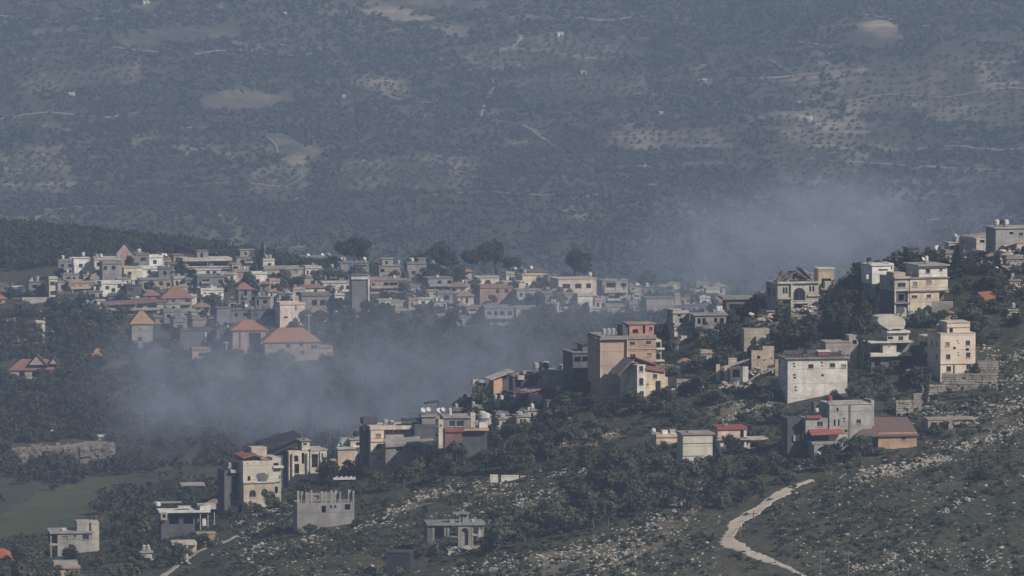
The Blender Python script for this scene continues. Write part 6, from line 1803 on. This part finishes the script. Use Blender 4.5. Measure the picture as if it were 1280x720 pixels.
for iz, (u, v, s_) in enumerate(R_ + RM_):
    p = hit(u, v, **(NEAR if iz < len(R_) else MID))
    if not free(p.x, p.y) or any(math.hypot(u - a, (v - b_) * 1.2) < 11 for a, b_ in TRACK):
        continue
    if cnt < 150:
        o = link('boulder', RB[random.randrange(10)])
        o.location = p; o.scale = (s_, s_, s_); o.rotation_euler = (0, 0, random.random() * 6.28)
        TODO.append((o, u, v, 'pale limestone boulder', 'boulder', 'pale boulders lying on the grassy slope'))
        cnt += 1
        continue
    bv, bf = RB_np[random.randrange(6)]
    a = random.random() * 6.28
    q = np.stack([bv[:, 0] * math.cos(a) - bv[:, 1] * math.sin(a), bv[:, 0] * math.sin(a) + bv[:, 1] * math.cos(a), bv[:, 2]], 1) * s_ + np.array(p)
    VV.append(q); FF.append(bf + off); off += len(bv)
o = link('scattered_rocks', npmesh('scattered_rocks', np.concatenate(VV), np.concatenate(FF), [rock_m]))
o['kind'] = 'stuff'

# ------------------------------------------------------------------ poles and lamps
def pole(u, v, hpx, zone, label, kind='wooden', cross=True):
    p = hit(u, v, **zone)
    s_ = p.y / F
    h = hpx * s_
    o = bpy.data.objects.new('utility_pole' if cross else 'street_lamp', None)
    COL.objects.link(o); o.location = p
    m = plain('weathered wood', (.13, .11, .09)) if kind == 'wooden' else plain('pale concrete', (.5, .48, .44))
    mb = MB(); mb.tube((0, 0, -.6), (0, 0, h), .16, .10, 8); mb.build('pole', m, o)
    if cross:
        mb = MB(); mb.box(-.9, .9, -.06, .06, h - .7, h - .55); a_ = mb.build('cross_arm', m, o)
        mb = MB()
        for x in (-.8, -.3, .3, .8): mb.tube((x, 0, h - .55), (x, 0, h - .35), .06, .05, 6)
        mb.build('insulator', white_m, a_)
    else:
        mb = MB(); mb.tube((0, 0, h - .2), (-1.2, 0, h + .5), .05, .05, 6); mb.build('arm', metal_m, o)
        mb = MB(); mb.box(-1.9, -1.15, -.16, .16, h + .45, h + .6); mb.build('lamp_head', white_m, o)
    tag(o, label, 'utility pole' if cross else 'street lamp')
pole(1025, 716, 30, NEAR, 'yellowish lattice topped pole in the scrub right of the dirt track', cross=True)
pole(1060, 722, 34, NEAR, 'thin dark utility pole in the scrub at the bottom of the slope')
pole(942, 652, 14, NEAR, 'thin utility pole beside the middle of the dirt track')
pole(925, 672, 15, NEAR, 'short utility pole at the bend of the dirt track')
pole(386, 416, 24, MID, 'pale concrete utility pole below the peach white house', 'pale')
pole(106, 384, 22, MID, 'pale utility pole beside the village edge lane', 'pale')
pole(331, 338, 32, MID, 'tall white street lamp next to the cypress', 'pale', cross=False)
pole(347, 398, 26, MID, 'white street lamp behind the peach white house', 'pale', cross=False)
pole(283, 446, 20, MID, 'pale utility pole before the red pyramid house', 'pale')

# ------------------------------------------------------------------ labels for everything planted
REFS += [(950, 640, 'the winding dirt track'), (240, 695, 'the pale path at the bottom'), (80, 640, 'the green field'), (1130, 585, 'the orange rubble strip'), (1200, 490, 'the stone retaining walls'), (690, 596, 'the row of white wall panels'), (540, 650, 'the rocky strip above the arched ruin'), (820, 680, 'the pale rock band in the grass'), (1220, 600, 'the dark bush on the open slope')]
ORD = ['', 'second ', 'third ', 'fourth ', 'fifth ', 'sixth ', 'seventh ', 'eighth ', 'ninth ', 'tenth ', 'eleventh ', 'twelfth ', 'thirteenth ', 'fourteenth ', 'fifteenth ', 'sixteenth ', 'seventeenth ', 'eighteenth ', 'nineteenth ', 'twentieth ']
ORD += [t + '-' + x for t in ('twenty', 'thirty', 'forty') for x in ['first'] + [y.strip() for y in ORD[1:9]]]
BUCK = {}
for t in TODO:
    o, u, v, words, cat, grp = t
    r = min(REFS, key=lambda q: math.hypot(q[0] - u, (q[1] - v) * 1.3) + (0 if (grp == G_M) == any(q is z for z in REFS if z[1] < 470 and z[0] < 905) else 60))
    dx, dy = u - r[0], v - r[1]
    side = ('left of' if dx < 0 else 'right of') if abs(dx) > abs(dy) * 1.1 else ('above' if dy < 0 else 'below')
    BUCK.setdefault((words, r[2], side), []).append((math.hypot(dx, dy), t))
for (words, ref, side), L in BUCK.items():
    L.sort(key=lambda q: q[0])
    for i, (d_, (o, u, v, w_, cat, grp)) in enumerate(L):
        near = 'nearest' if i == 0 else ORD[i].strip() + ' nearest'
        tag(o, f'{words}, {near} ' + side + ' ' + ref, cat, grp)

# ------------------------------------------------------------------ smoke over the valley, and the haze of the whole air
def blob(u, v, Y, r, squash=1.0):
    a, k = ray(u, v)
    return (a * Y, Y, k * Y), r, squash
BLOBS = [   # picture place, depth, radius in metres, density
    ((190, 485), 1940, 22, .010), ((260, 500), 1900, 30, .017), ((350, 505), 1860, 30, .013), ((450, 490), 1860, 32, .012), ((560, 465), 1880, 30, .012),
    ((655, 445), 1880, 27, .012), ((750, 415), 1880, 22, .011), ((835, 380), 1860, 20, .011), ((900, 335), 1850, 19, .014), ((960, 310), 1830, 20, .020),
    ((1060, 255), 1830, 15, .008), ((985, 270), 1850, 16, .007), ((1030, 285), 1820, 18, .026), ((1000, 300), 1800, 24, .014), ((1100, 285), 1850, 20, .012), ((1200, 270), 1880, 20, .007), ((880, 320), 1880, 22, .006), ((200, 560), 1800, 18, .006),
]
sm_m = bpy.data.materials.new('drifting smoke')
sm_m.use_nodes = True
n = sm_m.node_tree
n.nodes.remove(n.nodes['Principled BSDF'])
pv = n.nodes.new('ShaderNodeVolumePrincipled')
pv.inputs['Color'].default_value = (.54, .62, .78, 1)
pv.inputs['Anisotropy'].default_value = .0
n.links.new(pv.outputs[0], n.nodes['Material Output'].inputs['Volume'])
ge = n.nodes.new('ShaderNodeNewGeometry')
wn = N(n, 'ShaderNodeTexNoise', Scale=.022, Detail=5)
n.links.new(ge.outputs['Position'], wn.inputs['Vector'])
wm = n.nodes.new('ShaderNodeVectorMath'); wm.operation = 'MULTIPLY_ADD'
wm.inputs[1].default_value = (44, 44, 32)
n.links.new(wn.outputs['Color'], wm.inputs[0]); n.links.new(ge.outputs['Position'], wm.inputs[2])
pos = wm.outputs[0]
tot = None
for (u, v), Y_, r, dn in BLOBS:
    (x, y, z), _, _ = blob(u, v, Y_, r)
    mp = n.nodes.new('ShaderNodeVectorMath'); mp.operation = 'SUBTRACT'
    n.links.new(pos, mp.inputs[0]); mp.inputs[1].default_value = (x + 22, y + 22, z + 16)
    ms = n.nodes.new('ShaderNodeVectorMath'); ms.operation = 'MULTIPLY'; ms.inputs[1].default_value = (1 / r, .5 / r, 1.15 / r)
    n.links.new(mp.outputs[0], ms.inputs[0])
    ln = n.nodes.new('ShaderNodeVectorMath'); ln.operation = 'LENGTH'
    n.links.new(ms.outputs[0], ln.inputs[0])
    mr = n.nodes.new('ShaderNodeMapRange'); mr.interpolation_type = 'SMOOTHSTEP'
    mr.inputs[1].default_value = 1.35; mr.inputs[2].default_value = .0; mr.inputs[3].default_value = 0; mr.inputs[4].default_value = dn
    n.links.new(ln.outputs['Value'], mr.inputs[0])
    if tot is None:
        tot = mr.outputs[0]
    else:
        ad = n.nodes.new('ShaderNodeMath'); ad.operation = 'ADD'
        n.links.new(tot, ad.inputs[0]); n.links.new(mr.outputs[0], ad.inputs[1])
        tot = ad.outputs[0]
dn_ = ramp(n, noise(n, .075, 7, .66, pos), .44, .62)
ml = n.nodes.new('ShaderNodeMath'); ml.operation = 'MULTIPLY'
n.links.new(tot, ml.inputs[0]); n.links.new(dn_, ml.inputs[1])
m2 = n.nodes.new('ShaderNodeMath'); m2.operation = 'MULTIPLY'; m2.inputs[1].default_value = SMOKE_GAIN
n.links.new(ml.outputs[0], m2.inputs[0])
n.links.new(m2.outputs[0], pv.inputs['Density'])
mb = MB()
y0_, y1_ = 1690, 2120
za = kz(235) * y0_
mb.v = [((60 - 640) / F * y0_, y0_, -215), ((1330 - 640) / F * y0_, y0_, -215), ((1330 - 640) / F * y1_, y1_, -215), ((60 - 640) / F * y1_, y1_, -215)]
lo = list(mb.v)
za = kz(195) * y0_
hi = [(x, y, za) for x, y, _ in lo]
mb.v = lo + hi
for q in ((3, 2, 1, 0), (4, 5, 6, 7), (0, 1, 5, 4), (1, 2, 6, 5), (2, 3, 7, 6), (3, 0, 4, 7)):
    mb.f.append(q); mb.m.append(0)
o = mb.build('smoke', sm_m)
o['kind'] = 'stuff'
cy.volume_step_rate = 1.0
cy.volume_max_steps = 256

hz = bpy.data.materials.new('haze')
hz.use_nodes = True
n = hz.node_tree
n.nodes.remove(n.nodes['Principled BSDF'])
pv = n.nodes.new('ShaderNodeVolumePrincipled')
pv.inputs['Color'].default_value = HAZE_COLOR
pv.inputs['Density'].default_value = HAZE_DENSITY
n.links.new(pv.outputs[0], n.nodes['Material Output'].inputs['Volume'])
mb = MB()
mb.box(-12000, 12000, -300, 14500, float(ZT.min()) - 1.5, max(3.0, float(ZT.max()) + 12))
o = mb.build('haze', hz)
o['kind'] = 'stuff'
